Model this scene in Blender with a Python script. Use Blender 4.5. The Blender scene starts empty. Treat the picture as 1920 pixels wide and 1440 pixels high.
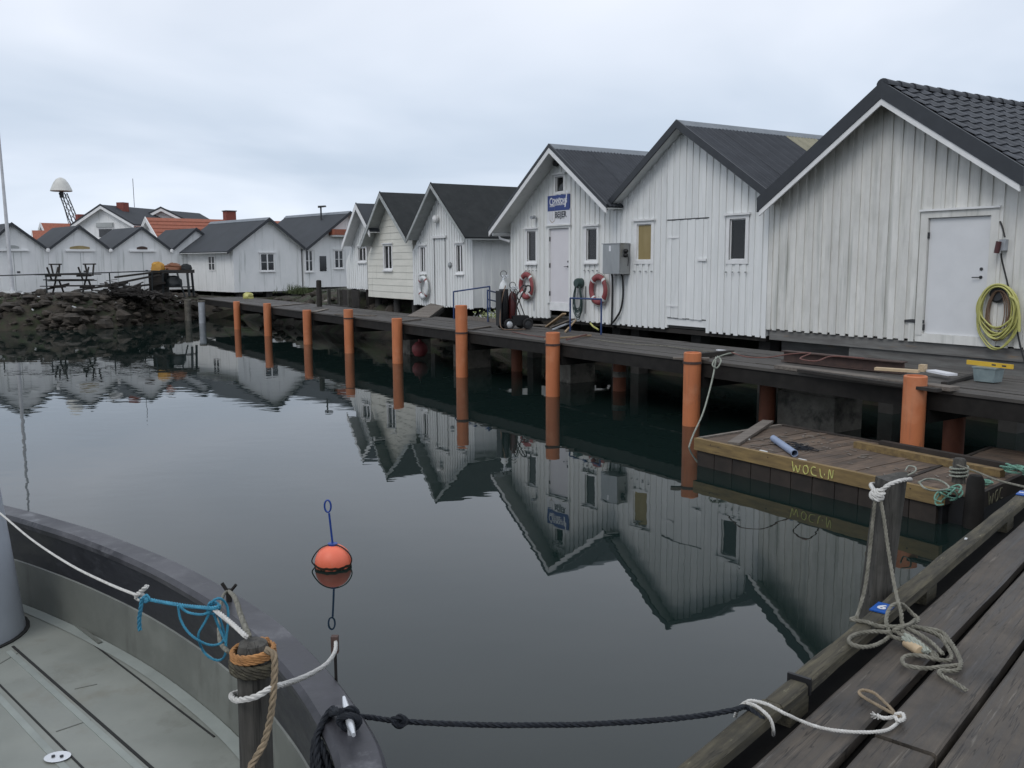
import bpy, math, random
from mathutils import Vector, Matrix, noise
random.seed(7)
rnd = random.uniform
sc = bpy.context.scene
col = sc.collection
R = math.radians

# ------------------------------------------------------------------ camera
CAM_H, FPX, PITCH, ROLL = 2.75, 1680.0, R(7.76), R(-0.3)
cam_d = bpy.data.cameras.new('camera')
cam_d.sensor_width = 36.0
cam_d.lens = FPX / 1920 * 36.0
cam_d.clip_start, cam_d.clip_end = 0.05, 4000
cam = bpy.data.objects.new('camera', cam_d)
col.objects.link(cam)
CR = Matrix.Rotation(math.pi / 2 - PITCH, 3, 'X') @ Matrix.Rotation(ROLL, 3, 'Z')
CC = Vector((0, 0, CAM_H))
cam.matrix_world = Matrix.Translation(CC) @ CR.to_4x4()
sc.camera = cam

# ------------------------------------------------------------------ sky and light
SUN_EL, SUN_AZ = R(48), R(215)          # azimuth clockwise from +Y: behind the camera, to the left
w = bpy.data.worlds.new('World'); sc.world = w; w.use_nodes = True
nt = w.node_tree; nt.nodes.clear()
def N(tree, t, **k):
    n = tree.nodes.new(t)
    for a, b in k.items(): setattr(n, a, b)
    return n
wo = N(nt, 'ShaderNodeOutputWorld'); bg = N(nt, 'ShaderNodeBackground')
sky = N(nt, 'ShaderNodeTexSky', sky_type='NISHITA'); sky.sun_disc = False
sky.sun_elevation = SUN_EL; sky.sun_rotation = SUN_AZ; sky.dust_density = 3.0
tc = N(nt, 'ShaderNodeTexCoord')
sep = N(nt, 'ShaderNodeSeparateXYZ'); nt.links.new(tc.outputs['Generated'], sep.inputs[0])
az_ = N(nt, 'ShaderNodeMath', operation='ABSOLUTE'); nt.links.new(sep.outputs[2], az_.inputs[0])
ad_ = N(nt, 'ShaderNodeMath', operation='ADD'); ad_.inputs[1].default_value = 0.16; nt.links.new(az_.outputs[0], ad_.inputs[0])
dv = N(nt, 'ShaderNodeVectorMath', operation='DIVIDE'); cmb = N(nt, 'ShaderNodeCombineXYZ')
for i in range(3): nt.links.new(ad_.outputs[0], cmb.inputs[i])
nt.links.new(tc.outputs['Generated'], dv.inputs[0]); nt.links.new(cmb.outputs[0], dv.inputs[1])
nz = N(nt, 'ShaderNodeTexNoise'); nz.inputs['Scale'].default_value = 0.62; nz.inputs['Detail'].default_value = 4.5
nz.inputs['Roughness'].default_value = 0.5; nz.inputs['Distortion'].default_value = 0.4
nt.links.new(dv.outputs[0], nz.inputs['Vector'])
rp = N(nt, 'ShaderNodeValToRGB'); nt.links.new(nz.outputs['Fac'], rp.inputs[0])
rp.color_ramp.elements[0].position, rp.color_ramp.elements[1].position = 0.36, 0.66
rp.color_ramp.elements[0].color = (4.05, 4.55, 5.25, 1)      # cloud deck, darker slate patches
rp.color_ramp.elements[1].color = (5.6, 5.92, 6.5, 1)      # thinner, brighter cloud
mx = N(nt, 'ShaderNodeMixRGB'); mx.inputs[0].default_value = 0.94
nt.links.new(sky.outputs[0], mx.inputs[1]); nt.links.new(rp.outputs[0], mx.inputs[2])
er = N(nt, 'ShaderNodeValToRGB'); nt.links.new(az_.outputs[0], er.inputs[0])
ce = er.color_ramp.elements
ce[0].position, ce[0].color = 0.0, (0.97, 1.0, 1.03, 1)
ce[1].position, ce[1].color = 1.0, (1.08, 1.05, 1.03, 1)
for pos, c_ in ((.055, (.98, 1.01, 1.04, 1)), (.10, (.90, .935, .975, 1)), (.17, (.95, .97, .995, 1)), (.28, (1.03, 1.02, 1.02, 1))):
    q_ = ce.new(pos); q_.color = c_
ml = N(nt, 'ShaderNodeMixRGB', blend_type='MULTIPLY'); ml.inputs[0].default_value = 1
nt.links.new(mx.outputs[0], ml.inputs[1]); nt.links.new(er.outputs[0], ml.inputs[2])
nt.links.new(ml.outputs[0], bg.inputs[0]); bg.inputs[1].default_value = 0.105
nt.links.new(bg.outputs[0], wo.inputs[0])
sl = bpy.data.lights.new('sun', 'SUN'); sl.energy = 0.55; sl.angle = R(25); sl.color = (1, 0.97, 0.93)
so = bpy.data.objects.new('sun', sl); col.objects.link(so)
sd = Vector((math.sin(SUN_AZ) * math.cos(SUN_EL), math.cos(SUN_AZ) * math.cos(SUN_EL), math.sin(SUN_EL)))
so.rotation_euler = sd.to_track_quat('Z', 'Y').to_euler(); so.location = (0, 0, 30)
vs = sc.view_settings
vs.view_transform = 'Standard'; vs.look = 'None'; vs.exposure = 0.62; vs.gamma = 1.0; vs.use_curve_mapping = False
sc.cycles.max_bounces = 8
sc.cycles.glossy_bounces = 4; sc.cycles.transmission_bounces = 6; sc.cycles.transparent_max_bounces = 8
sc.cycles.caustics_reflective = False; sc.cycles.caustics_refractive = False

# ------------------------------------------------------------------ pixel and frame helpers
def ray(x, y): return CR @ Vector(((x - 960) / FPX, -(y - 720) / FPX, -1))
def on_z(x, y, z):
    d = ray(x, y); return CC + d * ((z - CAM_H) / d.z)
def on_pl(x, y, p, n):
    d = ray(x, y); return CC + d * ((Vector(p) - CC).dot(n) / d.dot(n))
def at(x, y, depth):                      # point on the pixel's ray at forward distance depth
    d = ray(x, y); return CC + d * (depth / d.y)
QAZ = R(-32.6)
QU = Vector((math.sin(QAZ), math.cos(QAZ), 0)); QV = Vector((QU.y, -QU.x, 0))
QROT = math.atan2(-QU.y, -QU.x)           # quay frame: +X along the quay to the right, +Y inland
def Q(s, v, z=0.0): return QU * -s + QV * v + Vector((0, 0, z))
def wq(x, y, v=14.0):                     # pixel -> (s, z) on the quay-parallel plane v
    p = on_pl(x, y, QV * v, QV); return -p.dot(QU), p.z
def gq(x, y, z):                          # pixel -> (s, v) at height z
    p = on_z(x, y, z); return -p.dot(QU), p.dot(QV)
def zat(x, y, P): return on_pl(x, y, P, Vector((ray(x, y).x, ray(x, y).y, 0)).normalized()).z

# ------------------------------------------------------------------ materials
def mat(name, c1, c2=None, scale=4.0, rough=0.7, bump=0.0, stretch=(1, 1, 1), rand=0.0, detail=6.0,
        metal=0.0, spots=None, spot_scale=3.0, spot_lo=0.55, spot_hi=0.68, streak=None, spec=0.5, lo=0.35, hi=0.68, rlo=None, crack=None, mottle=None):
    m = bpy.data.materials.new(name); m.use_nodes = True
    t = m.node_tree; L = t.links.new
    b = t.nodes['Principled BSDF']
    b.inputs['Roughness'].default_value = rough; b.inputs['Metallic'].default_value = metal
    b.inputs['Specular IOR Level'].default_value = spec
    c2 = c2 or tuple(x * 0.8 for x in c1)
    co = N(t, 'ShaderNodeTexCoord'); mp = N(t, 'ShaderNodeMapping'); mp.inputs['Scale'].default_value = stretch
    oi = N(t, 'ShaderNodeObjectInfo')
    off = N(t, 'ShaderNodeMath', operation='MULTIPLY'); off.inputs[1].default_value = 37.0
    L(oi.outputs['Random'], off.inputs[0])
    av = N(t, 'ShaderNodeVectorMath', operation='ADD')
    L(co.outputs['Object'], mp.inputs[0]); L(mp.outputs[0], av.inputs[0]); L(off.outputs[0], av.inputs[1])
    n1 = N(t, 'ShaderNodeTexNoise'); n1.inputs['Scale'].default_value = scale; n1.inputs['Detail'].default_value = detail
    n1.inputs['Roughness'].default_value = 0.62
    L(av.outputs[0], n1.inputs['Vector'])
    r = N(t, 'ShaderNodeValToRGB'); L(n1.outputs['Fac'], r.inputs[0])
    r.color_ramp.elements[0].position, r.color_ramp.elements[1].position = lo, hi
    r.color_ramp.elements[0].color = (*c2, 1); r.color_ramp.elements[1].color = (*c1, 1)
    out = r.outputs[0]
    def blend(out, fac, colr):
        x = N(t, 'ShaderNodeMixRGB'); L(fac, x.inputs[0]); L(out, x.inputs[1]); x.inputs[2].default_value = (*colr, 1); return x.outputs[0]
    if spots:
        n2 = N(t, 'ShaderNodeTexNoise'); n2.inputs['Scale'].default_value = spot_scale; n2.inputs['Detail'].default_value = 8
        n2.inputs['Roughness'].default_value = 0.7
        L(av.outputs[0], n2.inputs['Vector'])
        q = N(t, 'ShaderNodeMapRange'); q.inputs[1].default_value = spot_lo; q.inputs[2].default_value = spot_hi
        L(n2.outputs['Fac'], q.inputs[0]); out = blend(out, q.outputs[0], spots)
    if streak:
        colr, sx, sz, a, bb = streak
        m3 = N(t, 'ShaderNodeMapping'); m3.inputs['Scale'].default_value = (sx, sx, sz); L(co.outputs['Object'], m3.inputs[0])
        n3 = N(t, 'ShaderNodeTexNoise'); n3.inputs['Scale'].default_value = 1.0; n3.inputs['Detail'].default_value = 6
        n3.inputs['Roughness'].default_value = 0.6
        L(m3.outputs[0], n3.inputs['Vector'])
        q = N(t, 'ShaderNodeMapRange'); q.inputs[1].default_value = a; q.inputs[2].default_value = bb
        L(n3.outputs['Fac'], q.inputs[0]); out = blend(out, q.outputs[0], colr)
    if mottle:                              # large soft blotches: (colour, scale, lo, hi, strength)
        n4 = N(t, 'ShaderNodeTexNoise'); n4.inputs['Scale'].default_value = mottle[1]; n4.inputs['Detail'].default_value = 5
        n4.inputs['Roughness'].default_value = .6; av4 = N(t, 'ShaderNodeVectorMath', operation='ADD')
        L(co.outputs['Object'], av4.inputs[0]); L(off.outputs[0], av4.inputs[1]); L(av4.outputs[0], n4.inputs['Vector'])
        q = N(t, 'ShaderNodeMapRange'); q.inputs[1].default_value = mottle[2]; q.inputs[2].default_value = mottle[3]; q.inputs[4].default_value = mottle[4]
        L(n4.outputs['Fac'], q.inputs[0]); out = blend(out, q.outputs[0], mottle[0])
    ck = None
    if crack:                               # fine dark splits along the grain: (stretch, width)
        m5 = N(t, 'ShaderNodeMapping'); m5.inputs['Scale'].default_value = crack[0]; L(co.outputs['Object'], m5.inputs[0])
        a5 = N(t, 'ShaderNodeVectorMath', operation='ADD'); L(m5.outputs[0], a5.inputs[0]); L(off.outputs[0], a5.inputs[1])
        n5 = N(t, 'ShaderNodeTexNoise'); n5.inputs['Scale'].default_value = 1.0; n5.inputs['Detail'].default_value = 3; L(a5.outputs[0], n5.inputs['Vector'])
        s5 = N(t, 'ShaderNodeMath', operation='SUBTRACT'); L(n5.outputs['Fac'], s5.inputs[0]); s5.inputs[1].default_value = .5
        b5 = N(t, 'ShaderNodeMath', operation='ABSOLUTE'); L(s5.outputs[0], b5.inputs[0])
        ck = N(t, 'ShaderNodeMapRange'); ck.inputs[1].default_value = 0; ck.inputs[2].default_value = crack[1]; ck.inputs[3].default_value = .85; ck.inputs[4].default_value = 0
        L(b5.outputs[0], ck.inputs[0]); out = blend(out, ck.outputs[0], tuple(x * .3 for x in c2))
    if rand:
        k = N(t, 'ShaderNodeMapRange'); k.inputs[3].default_value = 1 - rand; k.inputs[4].default_value = 1 + rand
        L(oi.outputs['Random'], k.inputs[0])
        h = N(t, 'ShaderNodeVectorMath', operation='SCALE'); L(out, h.inputs[0]); L(k.outputs[0], h.inputs[3]); out = h.outputs[0]
    L(out, b.inputs['Base Color'])
    if rlo is not None:
        k = N(t, 'ShaderNodeMapRange'); k.inputs[3].default_value = rlo; k.inputs[4].default_value = rough
        k.inputs[1].default_value = 0.35; k.inputs[2].default_value = 0.6
        L(n1.outputs['Fac'], k.inputs[0]); L(k.outputs[0], b.inputs['Roughness'])
    if bump:
        bp = N(t, 'ShaderNodeBump'); bp.inputs['Strength'].default_value = 0.6; bp.inputs['Distance'].default_value = bump
        L(n1.outputs['Fac'], bp.inputs['Height']); L(bp.outputs[0], b.inputs['Normal'])
    return m
M = {}
def D(k, *a, **kw): M[k] = mat(k, *a, **kw)
alg = (0.30, 0.32, 0.29)
D('white_old', (0.76, 0.755, 0.72), (0.64, 0.635, 0.60), 5, 0.6, 0.002, (1, 1, .25), 0.06, streak=(alg, 7, .45, .52, .85), mottle=((.50, .50, .46), 1.6, .5, .72, .5))
D('white_blue', (0.80, 0.81, 0.80), (0.72, 0.735, 0.725), 4, 0.55, 0.002, (1, 1, .25), 0.04, streak=((.45, .48, .46), 6, .5, .6, .9))
D('white_sign', (0.79, 0.795, 0.775), (0.70, 0.71, 0.69), 4, 0.55, 0.002, (1, 1, .25), 0.04, streak=((.42, .45, .42), 6, .5, .58, .9))
D('cream', (0.75, 0.735, 0.66), (0.66, 0.65, 0.58), 4, 0.6, 0.002, (.3, .3, 1), 0.03, streak=((.46, .46, .4), 4, .6, .58, .9))
D('white_far', (0.81, 0.815, 0.81), (0.72, 0.735, 0.73), 1.6, 0.65, 0.002, (1, 1, .5), 0.03, streak=(alg, 5, .35, .56, .82))
D('white_trim', (0.80, 0.80, 0.795), (0.71, 0.715, 0.71), 6, 0.5, 0.001, rand=0.04)
D('door_white', (0.72, 0.73, 0.74), (0.66, 0.67, 0.68), 2, 0.4, 0.0, rand=0.02)
D('door_pink', (0.70, 0.68, 0.70), (0.66, 0.64, 0.66), 2, 0.4, 0.0)
D('roof_metal', (0.043, 0.048, 0.057), (0.031, 0.035, 0.042), 3, 0.7, 0.001, rand=0.08, spots=(.06, .064, .066), spot_scale=6, spot_lo=.6, spot_hi=.8, spec=.3)
D('roof_felt', (0.032, 0.035, 0.036), (0.022, 0.025, 0.026), 3, 0.9, 0.003, rand=0.05, spots=(.12, .13, .105), spot_scale=11, spot_lo=.64, spot_hi=.72, spec=.25)
D('roof_tile', (0.046, 0.051, 0.060), (0.034, 0.038, 0.045), 5, 0.55, 0.001, rand=0.2, spec=.35)
D('roof_dark', (0.040, 0.046, 0.054), (0.030, 0.035, 0.041), 1.0, 0.8, 0.003)
D('roof_ridge', (0.20, 0.22, 0.24), (0.15, 0.17, 0.19), 3, 0.6)
D('roof_patch', (0.27, 0.25, 0.17), (0.20, 0.19, 0.13), 6, 0.6)
D('roof_red', (0.34, 0.115, 0.07), (0.25, 0.085, 0.052), 8, 0.8, 0.01, (1, 1, 1), 0.05, spots=(.2, .09, .06), spot_scale=5)
D('brick_red', (0.25, 0.07, 0.05), (0.16, 0.05, 0.04), 20, 0.85)
D('barge_dark', (0.036, 0.041, 0.048), (0.027, 0.031, 0.037), 4, 0.55, rand=.06)
D('barge_grey', (0.42, 0.44, 0.44), (0.30, 0.32, 0.31), 5, 0.65, 0.001, (.4, .4, 1))
D('black', (0.012, 0.012, 0.013), (0.009, 0.009, 0.010), 8, 0.55)
D('black_gloss', (0.014, 0.014, 0.016), None, 8, 0.25)
D('gap_shade', (0.009, 0.0085, 0.008), (0.005, 0.005, 0.005), 6, .95, spec=.08)  # dull near-black, shade of the pier gaps painted onto the stringers
D('interior', (0.05, 0.05, 0.048), None, 2, 0.9)
D('plywood', (0.33, 0.26, 0.12), (0.25, 0.19, 0.08), 3, 0.6, 0, (1, 1, .3))
D('curtain', (0.10, 0.10, 0.105), (0.04, 0.04, 0.042), 5, 0.9, 0, (1, 1, .3))
D('orange', (0.55, 0.185, 0.072), (0.45, 0.145, 0.058), 3, 0.6, 0.002, (1, 1, .4), 0.08, spots=(.22, .10, .06), spot_scale=4, spot_lo=.6, spot_hi=.8, streak=((.30, .12, .06), 16, .8, .55, .8), mottle=((.58, .26, .14), 2.5, .52, .7, .5))
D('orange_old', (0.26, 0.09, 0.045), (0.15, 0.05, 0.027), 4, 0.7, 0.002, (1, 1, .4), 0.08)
D('pvc_grey', (0.42, 0.44, 0.48), (0.30, 0.32, 0.34), 4, 0.5, rand=.1)
D('pvc_blue', (0.27, 0.33, 0.46), (0.23, 0.29, 0.41), 5, 0.4)
D('deck', (0.088, 0.080, 0.071), (0.042, 0.038, 0.034), 3.0, 0.8, 0.003, (.5, 5, 5), 0.14, spots=(.16, .155, .15), spot_scale=9, spot_lo=.62, spot_hi=.75, rlo=.5)
D('beam_dark', (0.034, 0.029, 0.025), (0.017, 0.015, 0.013), 3, 0.85, 0.004, (.5, 4, 4), 0.1)
D('board_grey', (0.20, 0.175, 0.15), (0.11, 0.095, 0.08), 4, 0.8, 0.003, (.4, 6, 6), 0.15)
D('board_pale', (0.46, 0.33, 0.20), (0.33, 0.24, 0.15), 4, 0.75, 0.002, (.5, 6, 6), 0.12)
D('board_new', (0.52, 0.40, 0.26), (0.42, 0.32, 0.2), 4, 0.7, 0.001, (.5, 6, 6), 0.08)
D('pier_plank', (0.110, 0.092, 0.073), (0.034, 0.029, 0.024), 9, 0.78, 0.006, (.16, 3.5, 2), 0.14, spots=(.30, .28, .24), spot_scale=7, spot_lo=.59, spot_hi=.76, lo=.3, hi=.70, rlo=.45, crack=((1.1, 26, 4), .012), mottle=((.022, .020, .018), 3.2, .45, .68, .75))
D('pier_beam', (0.105, 0.092, 0.058), (0.034, 0.030, 0.021), 11, 0.85, 0.008, (.35, 3, 3), 0.1, spots=(.34, .33, .22), spot_scale=26, spot_lo=.62, spot_hi=.72, crack=((1.4, 30, 30), .012), mottle=((.03, .028, .02), 5, .48, .66, .7))
D('post_wood', (0.105, 0.100, 0.088), (0.036, 0.034, 0.030), 8, 0.85, 0.007, (5, 5, .35), 0.1, crack=((22, 22, 1.2), .012), mottle=((.03, .03, .024), 6, .45, .65, .7), spots=(.22, .225, .2), spot_scale=4, spot_lo=.62, spot_hi=.8)
D('raft_plank', (0.165, 0.118, 0.083), (0.080, 0.057, 0.041), 4, 0.75, 0.003, (4, .4, 4), 0.16, mottle=((.05, .04, .033), 2.2, .45, .65, .7), spots=(.05, .04, .032), spot_scale=3, spot_lo=.6, spot_hi=.7)
D('raft_beam', (0.26, 0.18, 0.072), (0.14, 0.095, 0.043), 4, 0.7, 0.003, (.6, 4, 4), 0.1, spots=(.08, .055, .03), spot_scale=5, spot_lo=.58, spot_hi=.68)
D('raft_dark', (0.040, 0.030, 0.024), (0.02, 0.016, 0.013), 4, 0.8, 0.003, rand=.15)
D('rust', (0.085, 0.050, 0.040), (0.05, 0.032, 0.028), 8, 0.8, 0.002)
D('concrete', (0.25, 0.235, 0.205), (0.13, 0.12, 0.10), 3, 0.9, 0.01, rand=.08, spots=(.06, .06, .05), spot_scale=2.5, spot_lo=.5, spot_hi=.65)
D('concrete_shaded', (0.05, 0.048, 0.045), (0.025, 0.024, 0.022), 3, .9, .01)  # concrete with the shade under the sheds put into its colour
D('sill_timber', (0.19, 0.19, 0.18), (0.105, 0.10, 0.095), 3, 0.85, 0.004, (.5, 4, 4), .1, spots=(.22, .15, .09), spot_scale=1.8, spot_lo=.6, spot_hi=.7)
D('rock', (0.062, 0.051, 0.040), (0.020, 0.017, 0.013), 2.5, 0.9, 0.05, rand=.25, spots=(.10, .085, .07), spot_scale=5, spot_lo=.62, spot_hi=.74)
D('earth', (0.055, 0.045, 0.033), (0.022, 0.018, 0.014), 2.5, 0.95, 0.05, spots=(.03, .04, .018), spot_scale=1.2, spot_lo=.45, spot_hi=.6)
D('gravel', (0.16, 0.155, 0.145), (0.10, 0.098, 0.09), 3, 0.95, 0.01)
D('grass', (0.075, 0.10, 0.035), (0.04, 0.055, 0.02), 9, 0.8)
D('rope_white', (0.62, 0.61, 0.58), (0.46, 0.45, 0.42), 40, 0.85)
D('rope_grey', (0.235, 0.225, 0.185), (0.12, 0.115, 0.09), 22, 0.9)
D('rope_tan', (0.34, 0.26, 0.17), (0.2, 0.16, 0.11), 25, 0.9)
D('rope_orange', (0.46, 0.23, 0.085), (0.30, 0.15, 0.06), 25, 0.9)
D('rope_blue', (0.045, 0.27, 0.40), (0.03, 0.17, 0.27), 30, 0.7)
D('rope_navy', (0.007, 0.011, 0.018), (0.004, 0.006, 0.010), 30, 0.8)
D('rope_green', (0.22, 0.42, 0.33), (0.12, 0.27, 0.21), 30, 0.8)
D('rope_pale', (0.36, 0.38, 0.33), (0.22, 0.24, 0.2), 30, 0.85)
D('cord_red', (0.20, 0.085, 0.07), (0.13, 0.06, 0.05), 20, 0.8)
D('hose_yellow', (0.52, 0.51, 0.16), (0.40, 0.39, 0.13), 6, 0.45)
D('hose_brown', (0.22, 0.14, 0.09), (0.15, 0.1, 0.07), 6, 0.6)
D('hose_green', (0.03, 0.06, 0.055), (0.022, 0.045, 0.04), 6, 0.4)
D('buoy_orange', (0.92, 0.215, 0.12), (0.85, 0.18, 0.10), 6, 0.5, spots=(.75, .3, .2), spot_scale=5, spot_lo=.6, spot_hi=.8)
D('buoy_slime', (0.045, 0.035, 0.02), (0.02, 0.02, 0.012), 14, 0.8, 0.004)
D('blue_paint', (0.018, 0.06, 0.30), (0.015, 0.05, 0.24), 6, 0.45)
D('rail_blue', (0.022, 0.05, 0.16), (0.018, 0.04, 0.12), 6, 0.45)
D('sign_blue', (0.018, 0.048, 0.21), (0.016, 0.042, 0.19), 2, 0.4)
D('tag_blue', (0.012, 0.10, 0.42), None, 4, 0.4)
D('sign_white', (0.78, 0.79, 0.82), None, 2, 0.4)
D('ink', (0.03, 0.035, 0.045), None, 2, 0.5)
D('ink_tan', (0.45, 0.38, 0.3), None, 2, 0.6)
D('chalk_yellow', (0.66, 0.64, 0.18), (0.5, 0.5, 0.2), 30, 0.9)
D('chalk_faint', (0.16, 0.155, 0.10), (0.1, 0.1, 0.07), 30, 0.9)
D('ring_red', (0.27, 0.058, 0.062), (0.21, 0.048, 0.05), 6, 0.6)
D('steel', (0.42, 0.43, 0.43), (0.32, 0.33, 0.33), 3, 0.42, 0, (1, 1, .3), metal=0.75)
D('steel_dark', (0.06, 0.062, 0.065), (0.04, 0.042, 0.045), 6, 0.5, metal=.3)
D('steel_shiny', (0.78, 0.80, 0.82), (0.7, 0.72, 0.74), 6, 0.25, metal=.6)
D('maroon', (0.075, 0.014, 0.014), (0.055, 0.011, 0.011), 5, 0.35)
D('tyre', (0.016, 0.016, 0.017), None, 9, 0.85)
D('yellow', (0.66, 0.43, 0.04), (0.58, 0.37, 0.035), 5, 0.5)
D('tarp_yellow', (0.50, 0.27, 0.035), (0.40, 0.2, 0.03), 4, 0.6, .02)
D('tarp_brown', (0.22, 0.085, 0.035), (0.15, 0.06, 0.03), 4, 0.6, .02)
D('box_plastic', (0.25, 0.31, 0.315), (0.18, 0.23, 0.24), 8, 0.3)
D('boat_black', (0.020, 0.021, 0.026), (0.012, 0.012, 0.015), 6, 0.5, 0.003, (1, 1, 3), spots=(.05, .052, .06), spot_scale=5, spot_lo=.55, spot_hi=.75, rlo=.32)
D('boat_rail', (0.062, 0.062, 0.072), (0.020, 0.020, 0.024), 7, 0.55, 0.004, (1, 1, 1), spots=(.16, .16, .17), spot_scale=5, spot_lo=.56, spot_hi=.72, rlo=.38, mottle=((.10, .10, .108), 1.7, .46, .64, .7))
D('boat_grey', (0.18, 0.19, 0.17), (0.13, 0.138, 0.125), 3, 0.45, 0.002, spots=(.12, .125, .115), spot_scale=3, spot_lo=.58, spot_hi=.72, streak=((.085, .085, .075), 9, 1.6, .56, .78), mottle=((.25, .265, .24), 3, .55, .7, .5))
D('boat_deck', (0.285, 0.30, 0.27), (0.225, 0.24, 0.215), 2.2, 0.5, 0.002, rand=.03, spots=(.17, .175, .15), spot_scale=2.6, spot_lo=.55, spot_hi=.75, rlo=.35, mottle=((.20, .19, .15), 4.5, .56, .75, .6))
D('boat_trim', (0.32, 0.35, 0.325), (0.25, 0.275, 0.255), 4, 0.5)
D('funnel', (0.36, 0.39, 0.43), (0.31, 0.335, 0.37), 3, 0.4)
D('seam', (0.02, 0.021, 0.02), None, 4, 0.8)
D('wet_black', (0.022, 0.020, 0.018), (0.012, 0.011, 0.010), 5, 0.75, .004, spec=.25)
D('dome_white', (0.62, 0.62, 0.58), (0.5, 0.5, 0.47), 3, 0.6)
D('teal_dark', (0.012, 0.017, 0.019), None, 5, .6)
D('plant_pale', (0.42, 0.45, 0.2), (0.2, 0.25, .1), 30, .8)
D('litter_white', (0.7, 0.72, 0.72), None, 5, .6)
D('flagpole', (0.62, 0.63, 0.65), None, 3, .5)

def glass_mat():
    m = bpy.data.materials.new('window_glass'); m.use_nodes = True; t = m.node_tree; t.nodes.clear()
    o = N(t, 'ShaderNodeOutputMaterial'); mi = N(t, 'ShaderNodeMixShader')
    tr = N(t, 'ShaderNodeBsdfTransparent'); tr.inputs[0].default_value = (.72, .76, .76, 1)
    gl = N(t, 'ShaderNodeBsdfGlossy'); gl.inputs['Roughness'].default_value = .03; gl.inputs[0].default_value = (.9, .9, .9, 1)
    fr = N(t, 'ShaderNodeFresnel'); fr.inputs[0].default_value = 1.5
    t.links.new(fr.outputs[0], mi.inputs[0]); t.links.new(tr.outputs[0], mi.inputs[1]); t.links.new(gl.outputs[0], mi.inputs[2])
    t.links.new(mi.outputs[0], o.inputs[0]); return m
M['glass'] = glass_mat()
D('glass_dark', (0.025, 0.028, 0.032), (0.012, 0.013, 0.015), 2, 0.08, spec=.6)

def water_mat():
    m = bpy.data.materials.new('harbour_water'); m.use_nodes = True; t = m.node_tree; L = t.links.new
    b = t.nodes['Principled BSDF']
    b.inputs['Base Color'].default_value = (0.008, 0.016, 0.0145, 1); b.inputs['Roughness'].default_value = 0.012
    b.inputs['IOR'].default_value = 1.42
    co = N(t, 'ShaderNodeTexCoord')
    def nz(scale, det, st):
        mp = N(t, 'ShaderNodeMapping'); mp.inputs['Scale'].default_value = st; mp.inputs['Rotation'].default_value = (0, 0, R(20))
        n = N(t, 'ShaderNodeTexNoise'); n.inputs['Scale'].default_value = scale; n.inputs['Detail'].default_value = det
        n.inputs['Roughness'].default_value = .45
        L(co.outputs['Object'], mp.inputs[0]); L(mp.outputs[0], n.inputs['Vector']); return n
    a = nz(1.7, 2.0, (1, 1.6, 1)); c = nz(0.45, 1.0, (1, 1.3, 1)); p = nz(0.05, 2.0, (1, 1, 1))
    pr = N(t, 'ShaderNodeMapRange'); pr.inputs[1].default_value = .38; pr.inputs[2].default_value = .66; pr.inputs[3].default_value = .35; pr.inputs[4].default_value = 1.0
    L(p.outputs['Fac'], pr.inputs[0])
    mu = N(t, 'ShaderNodeMath', operation='MULTIPLY'); L(a.outputs['Fac'], mu.inputs[0]); L(pr.outputs[0], mu.inputs[1])
    m2 = N(t, 'ShaderNodeMath', operation='MULTIPLY_ADD'); L(c.outputs['Fac'], m2.inputs[0]); m2.inputs[1].default_value = 1.0; L(mu.outputs[0], m2.inputs[2])
    bp = N(t, 'ShaderNodeBump'); bp.inputs['Strength'].default_value = 1.0; bp.inputs['Distance'].default_value = 0.0026
    L(m2.outputs[0], bp.inputs['Height']); L(bp.outputs[0], b.inputs['Normal'])
    return m
M['water'] = water_mat()

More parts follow.
